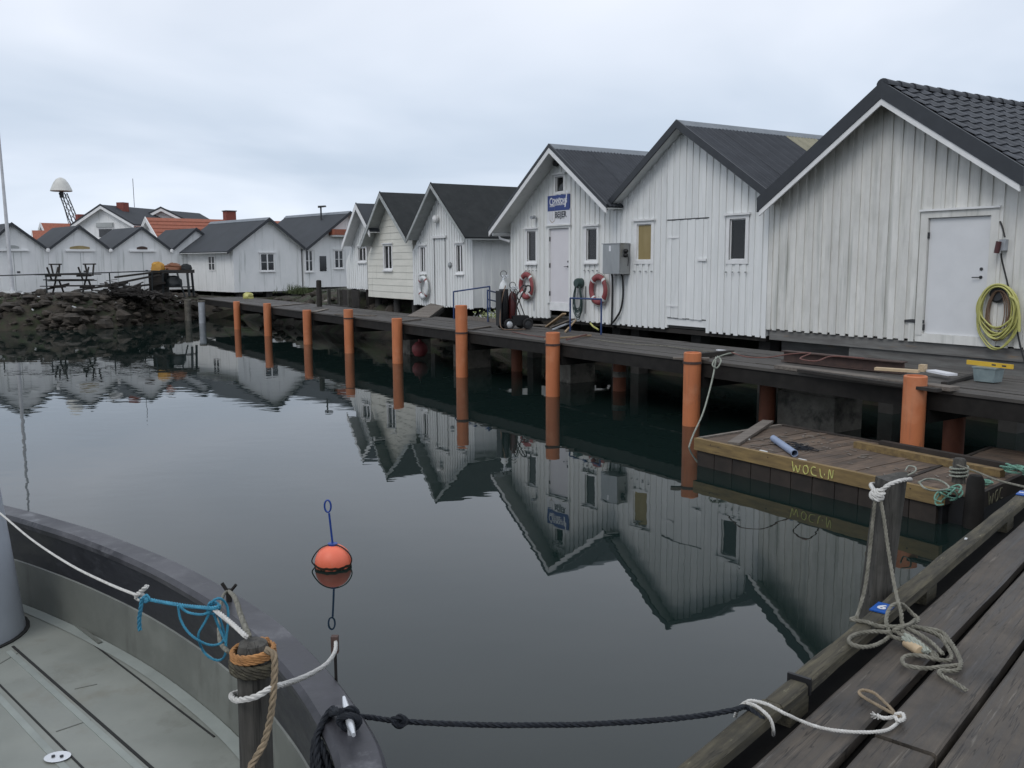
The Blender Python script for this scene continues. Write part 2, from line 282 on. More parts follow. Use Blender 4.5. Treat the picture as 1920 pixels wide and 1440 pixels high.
# ------------------------------------------------------------------ mesh helpers
MW = {}                                    # object name -> world matrix of its frame
class MB:
    def __init__(s): s.v, s.f = [], []
    def add(s, vs, fs):
        o = len(s.v); s.v += [Vector(p) for p in vs]; s.f += [tuple(i + o for i in q) for q in fs]; return s
    def hexa(s, p):                        # 8 corners: bottom ring then top ring
        return s.add(p, [(3, 2, 1, 0), (4, 5, 6, 7), (0, 1, 5, 4), (1, 2, 6, 5), (2, 3, 7, 6), (3, 0, 4, 7)])
    def box(s, x0, x1, y0, y1, z0, z1):
        return s.hexa([(x0, y0, z0), (x1, y0, z0), (x1, y1, z0), (x0, y1, z0), (x0, y0, z1), (x1, y0, z1), (x1, y1, z1), (x0, y1, z1)])
    def bar(s, a, b, w, h, up=(0, 0, 1)):  # rectangular bar between two points
        a, b = Vector(a), Vector(b); d = (b - a).normalized(); up = Vector(up)
        if abs(d.dot(up)) > .98: up = Vector((0, 1, 0)) if abs(d.y) < .9 else Vector((1, 0, 0))
        x = d.cross(up).normalized() * (w / 2); y = x.normalized().cross(d).normalized() * (h / 2)
        return s.hexa([a - x - y, a + x - y, b + x - y, b - x - y, a - x + y, a + x + y, b + x + y, b - x + y])
    def prism(s, poly, y0, y1):            # poly in (x, z), extruded along y
        n = len(poly)
        vs = [(x, y0, z) for x, z in poly] + [(x, y1, z) for x, z in poly]
        return s.add(vs, [tuple(range(n)), tuple(range(2 * n - 1, n - 1, -1))] + [(i, i + n, (i + 1) % n + n, (i + 1) % n) for i in range(n)])
    def slab(s, poly, z0, z1):             # poly in (x, y)
        n = len(poly)
        vs = [(x, y, z0) for x, y in poly] + [(x, y, z1) for x, y in poly]
        return s.add(vs, [tuple(range(n - 1, -1, -1)), tuple(range(n, 2 * n))] + [(i, (i + 1) % n, (i + 1) % n + n, i + n) for i in range(n)])
    def tube(s, pts, r, n=8, cap=True, closed=False):
        pts = [Vector(p) for p in pts]; m = len(pts); o = len(s.v); prev = None
        for i, p in enumerate(pts):
            if closed: d = pts[(i + 1) % m] - pts[i - 1]
            else: d = pts[min(i + 1, m - 1)] - pts[max(i - 1, 0)]
            if d.length < 1e-9: d = Vector((0, 0, 1))
            d.normalize()
            if prev is None:
                a = Vector((0, 0, 1)) if abs(d.z) < .9 else Vector((1, 0, 0)); x = d.cross(a).normalized()
            else:
                x = (prev - d * prev.dot(d))
                x = x.normalized() if x.length > 1e-6 else d.orthogonal().normalized()
            prev = x; y = d.cross(x); rr = r[i] if isinstance(r, (list, tuple)) else r
            for k in range(n):
                t = 2 * math.pi * k / n; s.v.append(p + x * (math.cos(t) * rr) + y * (math.sin(t) * rr))
        for i in range(m if closed else m - 1):
            for k in range(n):
                a = o + i * n + k; b = o + i * n + (k + 1) % n; i2 = (i + 1) % m
                s.f.append((a, b, o + i2 * n + (k + 1) % n, o + i2 * n + k))
        if cap and not closed:
            s.f.append(tuple(o + k for k in range(n - 1, -1, -1))); s.f.append(tuple(o + (m - 1) * n + k for k in range(n)))
        return s
    def lathe(s, prof, c=(0, 0, 0), n=20, axis=None):   # prof (r, z); axis maps z
        c = Vector(c); o = len(s.v); m = len(prof)
        rot = Matrix.Identity(3) if axis is None else Vector((0, 0, 1)).rotation_difference(Vector(axis)).to_matrix()
        for r, z in prof:
            for k in range(n):
                t = 2 * math.pi * k / n; s.v.append(c + rot @ Vector((math.cos(t) * r, math.sin(t) * r, z)))
        for i in range(m - 1):
            for k in range(n):
                s.f.append((o + i * n + k, o + i * n + (k + 1) % n, o + (i + 1) * n + (k + 1) % n, o + (i + 1) * n + k))
        if prof[0][0] > 1e-6: s.f.append(tuple(o + k for k in range(n - 1, -1, -1)))
        if prof[-1][0] > 1e-6: s.f.append(tuple(o + (m - 1) * n + k for k in range(n)))
        return s
    def mesh(s, name, m, smooth=False):
        me = bpy.data.meshes.new(name); me.from_pydata([tuple(p) for p in s.v], [], s.f); me.update()
        me.materials.append(M[m] if isinstance(m, str) else m)
        if smooth:
            me.polygons.foreach_set('use_smooth', [True] * len(me.polygons))
            me.set_sharp_from_angle(angle=R(40))
        return me
    def build(s, name, m, parent=None, world=True, smooth=False, loc=None, kind=None):
        if parent is not None:
            mw = MW[parent.name]
            if world:
                inv = mw.inverted(); s.v = [inv @ p for p in s.v]
            ob = bpy.data.objects.new(name, s.mesh(name, m, smooth)); col.objects.link(ob); ob.parent = parent
            MW[ob.name] = mw
        else:
            if loc is None:
                n = len(s.v); loc = Vector((sum(p.x for p in s.v) / n, sum(p.y for p in s.v) / n, min(p.z for p in s.v)))
            loc = Vector(loc); s.v = [p - loc for p in s.v]
            ob = bpy.data.objects.new(name, s.mesh(name, m, smooth)); col.objects.link(ob); ob.location = loc
            MW[ob.name] = Matrix.Translation(loc)
        if kind: ob['kind'] = kind
        return ob
def tag(o, label, cat, group=None):
    o['label'] = label; o['category'] = cat
    if group: o['group'] = group
    return o
def thing(name, label, cat, loc=(0, 0, 0), rz=0.0, group=None):
    o = bpy.data.objects.new(name, None); col.objects.link(o); o.empty_display_size = .2
    o.location = loc; o.rotation_euler = (0, 0, rz); MW[o.name] = Matrix.Translation(Vector(loc)) @ Matrix.Rotation(rz, 4, 'Z')
    return tag(o, label, cat, group)
def struct(o): o['kind'] = 'structure'; return o
def copy_child(o, parent, mtx=None):
    c = o.copy(); col.objects.link(c); c.parent = parent; MW[c.name] = MW[parent.name]
    if mtx is not None: c.matrix_local = mtx
    return c
def smooth_path(pts, seg=8, closed=False):
    pts = [Vector(p) for p in pts]; n = len(pts); out = []
    for i in range(n if closed else n - 1):
        if closed: p0, p1, p2, p3 = pts[i - 1], pts[i], pts[(i + 1) % n], pts[(i + 2) % n]
        else: p0, p1, p2, p3 = pts[max(i - 1, 0)], pts[i], pts[i + 1], pts[min(i + 2, n - 1)]
        for k in range(seg):
            t = k / seg
            out.append(0.5 * ((2 * p1) + (p2 - p0) * t + (2 * p0 - 5 * p1 + 4 * p2 - p3) * t * t + (3 * p1 - p0 - 3 * p2 + p3) * t ** 3))
    if not closed: out.append(pts[-1])
    return out
def rope_mb(pts, r, seg=8, pitch=None, mb=None, closed=False):
    """three twisted strands along a smoothed path"""
    mb = mb or MB(); path = smooth_path(pts, seg, closed)
    if closed: path.append(path[0])
    pitch = pitch or r * 7
    step = pitch / 7
    res = [path[0]]; dist = [0]
    for a, b in zip(path, path[1:]):
        l = (b - a).length; k = max(1, int(l / step))
        for j in range(1, k + 1): res.append(a.lerp(b, j / k)); dist.append(dist[-1] + l / k)
    prev = None; fr = []
    for i, p in enumerate(res):
        d = (res[min(i + 1, len(res) - 1)] - res[max(i - 1, 0)]).normalized()
        x = d.orthogonal().normalized() if prev is None else (prev - d * prev.dot(d)).normalized()
        prev = x; fr.append((x, d.cross(x)))
    for q in range(3):
        sp = []
        for p, (x, y), s_ in zip(res, fr, dist):
            t = 2 * math.pi * (s_ / pitch + q / 3); sp.append(p + (x * math.cos(t) + y * math.sin(t)) * r * .5)
        mb.tube(sp, r * .56, 5)
    return mb
def text_mesh(mb, s, place, size, extrude=0.0, bold=0.0, squash=1.0):
    """append flat lettering; place(x, y) -> world point"""
    cu = bpy.data.curves.new('t', 'FONT'); cu.body = s; cu.size = size; cu.offset = bold; cu.fill_mode = 'FRONT'; cu.resolution_u = 3
    ob = bpy.data.objects.new('t', cu); me = ob.to_mesh()
    mb.add([place(v.co.x * squash, v.co.y) for v in me.vertices], [tuple(p.vertices) for p in me.polygons])
    ob.to_mesh_clear(); bpy.data.objects.remove(ob); bpy.data.curves.remove(cu)
    return mb
def stroke(mb, pts, place, wd=0.012, h=0.002):
    mb.tube([place(*p) for p in smooth_path([(a, b, 0) for a, b in pts], 5)] if False else [place(p.x, p.y) for p in smooth_path([(a, b, 0) for a, b in pts], 5)], wd / 2, 6)
    return mb

# ================================================================== SETTING
# ---- water
wb = MB().add([(-700, -300, 0), (700, -300, 0), (700, 900, 0), (-700, 900, 0)], [(0, 1, 2, 3)])
struct(wb.build('water', 'water', loc=(0, 0, 0)))

# ---- land: a steep bank that follows the shore, flat ground behind it
WL = [Vector(p) for p in [(-160, 33), (-60, 36), (-38, 36.9), (-30, 37.0), (-26, 37.5), (-22, 37.3), (-18.6, 37.9), (-17.3, 39.5), (-16.7, 42), (-15.6, 44.6)]]
TL = [Vector(p) for p in [(-160, 37, 1.4), (-60, 38.6, 1.4), (-38, 39.2, 1.38), (-30, 39.2, 1.36), (-26, 39.5, 1.4), (-22, 39.4, 1.36), (-19.2, 40.0, 1.36), (-18.5, 41.5, 1.34), (-18.1, 44, 1.3), (-16.8, 46.6, 1.1)]]
for s_, v0, v1, z1 in [(-46, 12.9, 15.0, .95), (-43, 12.9, 15.2, 1.05), (-40, 12.9, 15.0, 1.3), (-37.5, 12.9, 14.8, 1.55), (-35, 13.0, 14.8, 1.6), (-32.5, 13.1, 15.2, 1.4),
                      (-30, 13.4, 15.6, 1.15), (-27, 14.0, 16.6, 1.0), (-20, 14.8, 17.4, .98), (-12, 14.9, 17.5, .98), (-4, 14.9, 17.5, .98), (4, 14.9, 17.5, 1.0), (30, 14.9, 17.5, 1.0), (120, 14.9, 17.5, 1.0)]:
    WL.append(Q(s_, v0).xy.to_3d()); t_ = Q(s_, v1); TL.append(Vector((t_.x, t_.y, z1)))
WL = [Vector((p.x, p.y, 0)) for p in WL]
gb = MB(); RW = 9; cols = []
for i in range(len(WL) - 1):
    L_ = (WL[i + 1] - WL[i]).length; k = max(2, min(14, int(L_ / .8)))
    for j in range(k):
        t = j / k; cols.append((WL[i].lerp(WL[i + 1], t), TL[i].lerp(TL[i + 1], t)))
cols.append((WL[-1], TL[-1]))
for a, b in cols:
    for r in range(RW):
        t = r / (RW - 1) * 1.35 - .35
        p = Vector((a.x + (b.x - a.x) * t, a.y + (b.y - a.y) * t, 0))
        p.z = b.z * (math.sin(max(t, 0) * math.pi / 2) ** .9) if t > 0 else t * 2.6
        if 0 < r < RW - 1:
            n_ = noise.noise(p * .9) * .28 + noise.noise(p * 2.7) * .14
            p.z += n_ * (.9 if t > 0 else .3); p.y += noise.noise(p * 1.3 + Vector((9, 9, 9))) * .25
        gb.v.append(p)
for i in range(len(cols) - 1):
    for r in range(RW - 1):
        a = i * RW + r; gb.f.append((a, a + RW, a + RW + 1, a + 1))
far = len(gb.v)
gb.v += [Vector((1500, 150, 1.2)), Vector((1500, 2000, 1.2)), Vector((-1500, 2000, 1.3)), Vector((-1500, 37, 1.4))]
gb.f.append(tuple(i * RW + RW - 1 for i in range(len(cols))) + (far, far + 1, far + 2, far + 3))
struct(gb.build('ground', 'earth', loc=(0, 0, 0)))
# gravel yard in front of the row of small huts, one sheet a little above the earth
yard = MB().add([(-60, 42, 1.415), (-30, 41.5, 1.405), (-22.0, 41.6, 1.395), (-19.4, 43.5, 1.385), (-18.6, 47, 1.36), (-12, 62, 1.36), (-14, 85, 1.36), (-80, 85, 1.43)], [tuple(range(8))])
struct(yard.build('yard_gravel', 'gravel', loc=(0, 0, 0)))

# ---- stones on the bank: one mass of rubble
def stone(mb, c, sx, sy, sz, seed):
    o = len(mb.v); n, m = 7, 5; rz = Matrix.Rotation(seed, 3, 'Z')
    for i in range(m + 1):
        ph = math.pi * i / m
        for k in range(n):
            th = 2 * math.pi * k / n
            d = Vector((math.sin(ph) * math.cos(th), math.sin(ph) * math.sin(th), math.cos(ph)))
            q = 1 + noise.noise(d * 1.4 + Vector((seed, seed * 2, 0))) * .55
            mb.v.append(Vector(c) + rz @ Vector((d.x * sx, d.y * sy, d.z * sz)) * q)
    for i in range(m):
        for k in range(n): mb.f.append((o + i * n + k, o + (i + 1) * n + k, o + (i + 1) * n + (k + 1) % n, o + i * n + (k + 1) % n))
st = MB()
cl_ = [c for c in cols if -40 < c[0].x < 8 and c[0].y > 20]; cr_ = [c for c in cl_ if c[0].x < -15]
for i in range(1500):
    a, b = random.choice(cr_ if i % 5 else cl_)
    t = rnd(-.05, 1.02); p = a.lerp(b, t); p.z = b.z * (math.sin(max(t, 0) * math.pi / 2) ** .9) + rnd(-.06, .08)
    k = rnd(.07, .22) if random.random() < .9 else rnd(.2, .42)
    stone(st, p + Vector((rnd(-.4, .4), rnd(-.3, .3), 0)), k * rnd(.8, 1.5), k * rnd(.7, 1.2), k * rnd(.45, .8), rnd(0, 60))
o = st.build('bank_rubble', 'rock', loc=(0, 0, 0), kind='stuff')
tag(o, 'dark mossy rubble stones covering the shore bank', 'rubble')
lb = MB()
for i in range(46):
    a, b = random.choice(cr_); t = rnd(.3, 1.0); p = a.lerp(b, t); p.z = b.z * (math.sin(t * math.pi / 2) ** .9) + .16
    q = Vector((rnd(-1, 1), rnd(-.4, .4), rnd(-.3, .3))).normalized() * rnd(.04, .13); lb.bar(p - q, p + q, rnd(.03, .1), rnd(.02, .06))
tag(lb.build('bank_litter', 'litter_white', kind='stuff'), 'pale scraps of litter caught among the bank stones', 'litter')
tw = MB()
for i in range(2600):
    a, b = random.choice([c for c in cols if -40 < c[0].x < 2 and c[0].y > 26])
    t = rnd(.35, 1.05); p = a.lerp(b, t); p.z = b.z * (math.sin(min(t, 1) * math.pi / 2) ** .9) - .03
    h = rnd(.05, .16); an = rnd(0, 6.28); q = Vector((math.cos(an), math.sin(an), 0)) * .02
    tw.add([p - q, p + q, p + q.orthogonal() * rnd(-1, 1) + Vector((rnd(-.06, .06), rnd(-.06, .06), h))], [(0, 1, 2)])
o = tw.build('bank_grass', 'grass', loc=(0, 0, 0), kind='stuff'); tag(o, 'short rough grass and weeds growing on the shore bank', 'grass')

# ---- quay walkway
DZ = 1.10; DV0, DV1 = 10.72, 12.92
deck = struct(thing('quay_deck', 'long grey plank walkway on piles in front of the white boathouses', 'walkway', Q(-24, 11.5, DZ - .4), QROT))
del deck['category']
SEG = 11; S0, S1 = -45.0, 3.0
nrow = 11; pw = (DV1 - DV0) / nrow
for r in range(nrow):
    x = S0 + (r % 3) * -1.2
    while x < S1:
        l = rnd(3.6, 4.6); b = MB()
        v0 = DV0 + r * pw; dz = rnd(-.006, .006); j = rnd(-.004, .004)
        x1 = min(x + l, S1)
        if x1 > -45.5:
            x0 = max(x, -45.2 + rnd(-.3, .3))
            if x1 - x0 > .3:
                mtx = Matrix.Rotation(QROT, 4, 'Z')
                b.hexa([mtx @ Vector(p) for p in [(x0 + .006, v0 + .005, DZ - .045), (x1 - .006, v0 + .005, DZ - .045), (x1 - .006, v0 + pw - .007, DZ - .045), (x0 + .006, v0 + pw - .007, DZ - .045),
                        (x0 + .006, v0 + .005, DZ + dz), (x1 - .006, v0 + .005, DZ + dz + j), (x1 - .006, v0 + pw - .007, DZ + dz + j), (x0 + .006, v0 + pw - .007, DZ + dz)]])
                b.build('plank', 'deck', deck)
        x = x1
qm = Matrix.Rotation(QROT, 4, 'Z')
def qbox(mb, s0, s1, v0, v1, z0, z1):
    c = [(s0, v0, z0), (s1, v0, z0), (s1, v1, z0), (s0, v1, z0), (s0, v0, z1), (s1, v0, z1), (s1, v1, z1), (s0, v1, z1)]
    return mb.hexa([qm @ Vector(p) for p in c])
for v in (DV0 + .03, 11.45, 12.2, DV1 - .15):
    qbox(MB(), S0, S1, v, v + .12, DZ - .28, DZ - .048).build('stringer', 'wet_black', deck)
PILES = [(457, 617, 1.17), (519, 629, 1.24), (587, 645, 1.17), (655, 662, 1.34), (748, 681, 1.24), (874, 706, 1.73), (1052, 741, 1.32), (1299, 797, 1.24), (1695, 887, 1.27)]
PS = []
for px, py, zt in PILES:
    s_, v_ = gq(px, py, 0); PS.append(s_)
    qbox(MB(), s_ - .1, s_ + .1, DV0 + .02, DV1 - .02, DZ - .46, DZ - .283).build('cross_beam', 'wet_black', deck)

# ---- near pier (under the camera)
PD = Vector((.663, .748, 0)).normalized(); PN = Vector((PD.y, -PD.x, 0)); PZ = 1.10
PROT = math.atan2(PD.y, PD.x)
pier = struct(thing('pier', 'dark weathered plank pier with a raised mossy edge beam', 'pier', (0, 0, 0), PROT))
del pier['category']
# pier frame: x along PD, y = -PN offset -> local y = left of travel
def pk(mb, a0, a1, o0, o1, z0, z1, sub=1, warp=0.0):
    for i in range(sub):
        t0 = a0 + (a1 - a0) * i / sub; t1 = a0 + (a1 - a0) * (i + 1) / sub
        mb.box(t0, t1, -o1, -o0, z0, z1)
    return mb
offs = [(-1.245, -1.056), (-1.012, -.808), (-.778, -.556), (-.512, -.292), (-.25, -.03), (.012, .235), (.275, .5), (.54, .76), (.80, 1.02)]
for i, (a, b) in enumerate(offs):
    x = -2.5 - (i % 3) * .9
    brk = {0: [9.6], 1: [3.05, 8.4], 2: [4.9, 9.2], 3: [3.6, 7.7]}.get(i, [4.4 + (i % 4), 9])
    pts_ = [x] + brk + [13.5]
    for a0, a1 in zip(pts_, pts_[1:]):
        dz = rnd(-.006, .006); m_ = MB(); n_ = max(4, int((a1 - a0) / .25)); ring = []
        e0 = rnd(0, 50)
        for k in range(n_ + 1):
            t = a0 + .006 + (a1 - a0 - .012) * k / n_
            j0 = noise.noise(Vector((t * 1.7, e0, 0))) * .006; j1 = noise.noise(Vector((t * 1.7, e0 + 7, 0))) * .006
            z0 = PZ - .055; z1 = PZ + dz + noise.noise(Vector((t * .8, e0 + 20, 0))) * .006
            y0, y1 = -b + j0, -a + j1
            ring.append([(t, y0, z0), (t, y1, z0), (t, y1, z1 - .008), (t, y1 - .010, z1), (t, y0 + .010, z1), (t, y0, z1 - .008)])
        for k, rg in enumerate(ring):
            m_.v += [Vector(p) for p in rg]
            if k:
                o = len(m_.v) - 12
                m_.f += [(o + q, o + (q + 1) % 6, o + 6 + (q + 1) % 6, o + 6 + q) for q in range(6)]
        m_.f += [(5, 4, 3, 2, 1, 0), tuple(len(m_.v) - 6 + q for q in range(6))]
        m_.build('plank', 'pier_plank', pier, world=False)
def edge_beam(a0, a1, z1=1.155, o0=-1.385, o1=-1.300):
    m_ = MB(); n_ = max(3, int((a1 - a0) / .14)); e0 = rnd(0, 90)
    for k in range(n_ + 1):
        t = a0 + (a1 - a0) * k / n_
        nz_ = lambda q, s=.006: noise.noise(Vector((t * 3.1, e0 + q * 5, q))) * s
        zt = z1 + nz_(1)
        prof = [(-o1 + nz_(2), 1.108), (-o1 + nz_(2), zt - .010), (-o1 + .010, zt), (-o0 - .012, zt + nz_(3)), (-o0 + nz_(4, .01), zt - .012), (-o0 + nz_(5, .008), 1.108)]
        m_.v += [Vector((t, y, z)) for y, z in prof]
        if k:
            o = len(m_.v) - 12
            m_.f += [(o + q, o + (q + 1) % 6, o + 6 + (q + 1) % 6, o + 6 + q) for q in range(6)]
    m_.f += [(5, 4, 3, 2, 1, 0), tuple(len(m_.v) - 6 + q for q in range(6))]
    return m_
edge_beam(-2, 2.93).build('edge_beam', 'pier_beam', pier, world=False)
edge_beam(2.945, 3.16, 1.15, -1.38, -1.302).build('edge_beam', 'pier_beam', pier, world=False)
edge_beam(3.19, 8.0, 1.16).build('edge_beam', 'pier_beam', pier, world=False)
edge_beam(8.01, 13.4, 1.155).build('edge_beam', 'pier_beam', pier, world=False)
for y0 in (1.20, .97, .73, .475, .21, -.05, -.315, -.58, -.84): MB().box(-2, 13.3, y0 - .0, y0 + (.19 if y0 > 1.1 else .11), .82, 1.028).build('stringer', 'gap_shade', pier, world=False)  # black stringer added under each gap so the gaps look shaded
for x0 in (-1, 2, 5, 8, 11):
    MB().box(x0, x0 + .16, -1.02, 1.36, .62, .798).build('cross_beam', 'beam_dark', pier, world=False)
    for y0 in (-.8, 1.2): MB().lathe([(.11, -2), (.11, .62)], (x0 + .08, y0, 0), 10).build('pile', 'beam_dark', pier, world=False, smooth=True)
# iron strap on the beam
MB().box(3.168, 3.182, 1.296, 1.389, 1.10, 1.166).build('strap', 'black', pier, world=False)
for x0 in (-1.2, .4, 1.9, 3.02, 4.6, 6.2, 7.8, 9.4, 11, 12.6): MB().box(x0, x0 + .16, 1.305, 1.38, 1.0285, 1.112).build('beam_block', 'pier_beam', pier, world=False)

# ================================================================== BOATHOUSES
class Shed:
    """frame: local x along the front wall (to the right), y inwards, z up; z given absolute"""
    def __init__(s, name, label, cat, group, org, rz, W, Dp, zb, tipL, apex, tipR, oh, th=.05, side=None):
        s.root = thing(name, label, cat, (org[0], org[1], zb), rz, group)
        s.W, s.Dp, s.zb, s.oh, s.th = W, Dp, zb, oh, th
        s.tL, s.ap, s.tR = [(x, z - zb) for x, z in (tipL, apex, tipR)]
        s.open = []
    def rt(s, x):
        (lx, lz), (ax, az), (rx, rz) = s.tL, s.ap, s.tR
        return lz + (az - lz) * (x - lx) / (ax - lx) if x < ax else az + (rz - az) * (x - ax) / (rx - ax)
    def wt(s, x): return s.rt(x) - s.th - .035
    def part(s, mb, name, m, parent=None, **k): return mb.build(name, m, parent or s.root, world=False, **k)
    def shell(s, m, solid_front=False, fl=None):
        W, D = s.W, s.Dp; t = .12; wl, wr, wa = s.wt(0), s.wt(W), s.wt(s.ap[0])
        b = MB().box(0, t, .05, D, 0, wl - .04).box(W - t, W, .05, D, 0, wr - .04)
        b.prism([(t, 0), (W - t, 0), (W - t, s.wt(W - t) - .04), (s.ap[0], wa - .04), (t, s.wt(t) - .04)], D - t, D)
        s.wall = s.part(b, 'wall', m)
        f = MB().box(t, W - t, .05, D - t, .0, .06); s.part(f, 'floor', 'interior')
        if solid_front:
            g = MB().prism([(0, 0), (W, 0), (W, wr), (s.ap[0], wa), (0, wl)], -.0, .05); s.front = s.part(g, 'front_wall', m)
    def _pieces(s, x0, x1, zlo, top0, top1, y0, y1, mb):
        xs = sorted({x0, x1} | {e for o in s.open for e in (o[0], o[1]) if x0 < e < x1})
        f = lambda x: top0 + (top1 - top0) * (x - x0) / (x1 - x0)
        for a, b in zip(xs, xs[1:]):
            mid = (a + b) / 2; cuts = sorted((o[2], o[3]) for o in s.open if o[0] < mid < o[1]); z = zlo
            for c0, c1 in cuts + [(None, None)]:
                if c0 is None: za, zb = f(a), f(b)
                else: za = zb = min(c0, min(f(a), f(b)))
                if min(za, zb) - z > .01:
                    mb.hexa([(a, y0, z), (b, y0, z), (b, y1, z), (a, y1, z), (a, y0, za), (b, y0, zb), (b, y1, zb), (a, y1, za)])
                if c1 is not None: z = c1
                if z >= max(f(a), f(b)): break
    def _emit(s, b, m):                    # a board cut right through by an opening becomes two boards
        hx = [b.v[i:i + 8] for i in range(0, len(b.v), 8)]; zs = min(p.z for p in b.v)
        low = [h for h in hx if h[0].z < zs + .001]; up = [h for h in hx if h[0].z >= zs + .001]
        full = any(abs(max(p.z for p in h) - s.wt(h[4].x)) < .12 for h in low)
        for g in ([low + up] if full or not up else [low, up]):
            q = MB()
            for h in g: q.hexa(h)
            s.part(q, 'board', m)
    def clad_v(s, m, pitch, batten=.5, joined=False, drop=.04, skip=()):
        n = round(s.W / pitch); p = s.W / n; J = MB()
        for i in range(n):
            x0, x1 = i * p + .002, (i + 1) * p - .002; b = MB() if not joined else J
            zl = -drop * .4 + rnd(-.008, .008)
            if x0 < s.ap[0] < x1:
                s._pieces(x0, s.ap[0], zl, s.wt(x0), s.wt(s.ap[0]), .0, .045, b); s._pieces(s.ap[0], x1, zl, s.wt(s.ap[0]), s.wt(x1), .0, .045, b)
            else: s._pieces(x0, x1, zl, s.wt(x0), s.wt(x1), .0, .045, b)
            if not joined and b.v: s._emit(b, m)
        for i in range(n + 1):
            c = i * p + (rnd(-.012, .012) if 0 < i < n else (.5 * batten * p - .01 if i == 0 else -.5 * batten * p + .01)); h = batten * p * rnd(.46, .53); b = MB() if not joined else J
            yy = -.024 + rnd(-.004, .003); zl = -drop + rnd(-.012, .012)
            s._pieces(c - h, c + h, zl, s.wt(c - h), s.wt(c + h), yy, -.001, b)
            if not joined and b.v: s._emit(b, m)
        if joined: s.part(J, 'cladding', m, kind='stuff')
    def clad_h(s, m, pitch):
        z = -.03; top = s.wt(s.ap[0])
        while z < top - .05:
            z1 = min(z + pitch, top - .02)
            def xs(zz):
                (lx, lz), (ax, az), (rx, rz) = s.tL, s.ap, s.tR; k = s.th + .035
                a = max(0, lx + (zz + k - lz) * (ax - lx) / (az - lz)); b = min(s.W, ax + (zz + k - az) * (rx - ax) / (rz - az)); return a, b
            a0, b0 = xs(z); a1, b1 = xs(z1)
            mb = MB(); segs = [(0, 1)]
            op = [o for o in s.open if o[2] < z1 - .02 and o[3] > z + .02]
            cur = [(max(a0, a1 - .0), min(b0, b1 + .0))]
            lo = [(a0, a1, b0, b1)]
            e = sorted((o[0], o[1]) for o in op); start0, start1 = a0, a1; ends = []
            for o0, o1 in e: ends.append((start0, start1, o0, o0)); start0 = start1 = o1
            ends.append((start0, start1, b0, b1))
            for q0, q1, r0, r1 in ends:
                if r0 - q0 > .02:
                    mb.hexa([(q0, -.022, z), (r0, -.022, z), (r0, .045, z), (q0, .045, z), (q1, -.006, z1 + .012), (max(r1, q1 + .01), -.006, z1 + .012), (max(r1, q1 + .01), .045, z1 + .012), (q1, .045, z1 + .012)])
            s.part(mb, 'board', m); z = z1
    def roof(s, m, m_soffit, bands, back=.25, sheet=None, ridge=None, thick=None):
        t = s.th; y0, y1 = -s.oh, s.Dp + back
        (lx, lz), (ax, az), (rx, rz) = s.tL, s.ap, s.tR
        b = MB().prism([(lx, lz), (ax, az), (rx, rz), (rx, rz - t), (ax, az - t), (lx, lz - t)], y0, y1)
        b.f = [f for f in b.f if len(f) != 6]; n = 6
        for o in (0, 6):
            q = [(0, 1, 4, 5), (1, 2, 3, 4)]
            for k in q: b.f.append(tuple(i + o for i in (k if o else k[::-1])))
        s.rf = s.part(b, 'roof', m)
        so_ = MB()
        for (p, q) in (((lx, lz), (ax, az)), ((ax, az), (rx, rz))):
            k = .006
            so_.prism([(p[0] + (k if p is not s.ap else 0), p[1] - t - .003), (q[0], q[1] - t - .003), (q[0], q[1] - t - .03), (p[0] + k, p[1] - t - .03)], y0 + .003, y1 - .01)
        s.part(so_, 'soffit', m_soffit, s.rf)
        for (m_, t0, t1, pr, ext) in bands:
            for sd in (0, 1):
                if sd == 0: pl = [(lx - ext, lz - ext * (az - lz) / (ax - lx) - t0), (ax, az - t0), (ax, az - t1), (lx - ext, lz - ext * (az - lz) / (ax - lx) - t1)]
                else: pl = [(ax, az - t0), (rx + ext, rz - ext * (az - rz) / (rx - ax) - t0), (rx + ext, rz - ext * (az - rz) / (rx - ax) - t1), (ax, az - t1)]
                s.part(MB().prism(pl, y0 - pr, y0 - .002 if pr > .03 else y0 - .003), 'bargeboard', m_, s.rf)
        if ridge:
            dl, dr = (az - lz) / (ax - lx), (az - rz) / (rx - ax); w_ = .17
            s.part(MB().prism([(ax - w_, az - w_ * dl + .03), (ax, az + .05), (ax + w_, az - w_ * dr + .03), (ax + w_, az - w_ * dr + .012), (ax, az + .03), (ax - w_, az - w_ * dl + .012)], y0 - .02, y1 + .02), 'ridge_cap', ridge, s.rf)
    def corrugate(s, m, side, pitch=.12, amp=.012, sheet_w=1.05, patch=None, smooth=True):
        (ax, az) = s.ap; (tx, tz) = s.tR if side else s.tL
        y0, y1 = -s.oh, s.Dp + .25; n = max(1, round((y1 - y0) / sheet_w)); wd = (y1 - y0) / n
        e = Vector((tx - ax, 0, tz - az)).normalized(); nn = Vector((-e.z, 0, e.x)) if side else Vector((e.z, 0, -e.x))
        if nn.z < 0: nn = -nn
        for i in range(n):
            segs = [(0.0, 1.02)]
            if patch and patch[0] <= i <= patch[1]: segs = [(0, patch[2]), (patch[2], patch[3]), (patch[3], 1.02)]
            for t0, t1 in segs:
                if t1 - t0 < .01: continue
                mb = MB(); k = max(6, int(wd / pitch) * 4)
                for j in range(k + 1):
                    y = y0 + i * wd + wd * j / k; h = amp * (1 + math.cos(2 * math.pi * (y - y0) / pitch)) + .004 + (.004 if i % 2 else 0)
                    for t in (t0, t1):
                        mb.v.append(Vector((ax + (tx - ax) * t, y, az + (tz - az) * t)) + nn * h)
                    if j: o = len(mb.v) - 4; mb.f.append((o, o + 1, o + 3, o + 2))
                pm = patch and patch[0] <= i <= patch[1] and abs(t0 - patch[2]) < 1e-6
                s.part(mb, 'roof_sheet', 'roof_patch' if pm else m, s.rf, smooth=True)
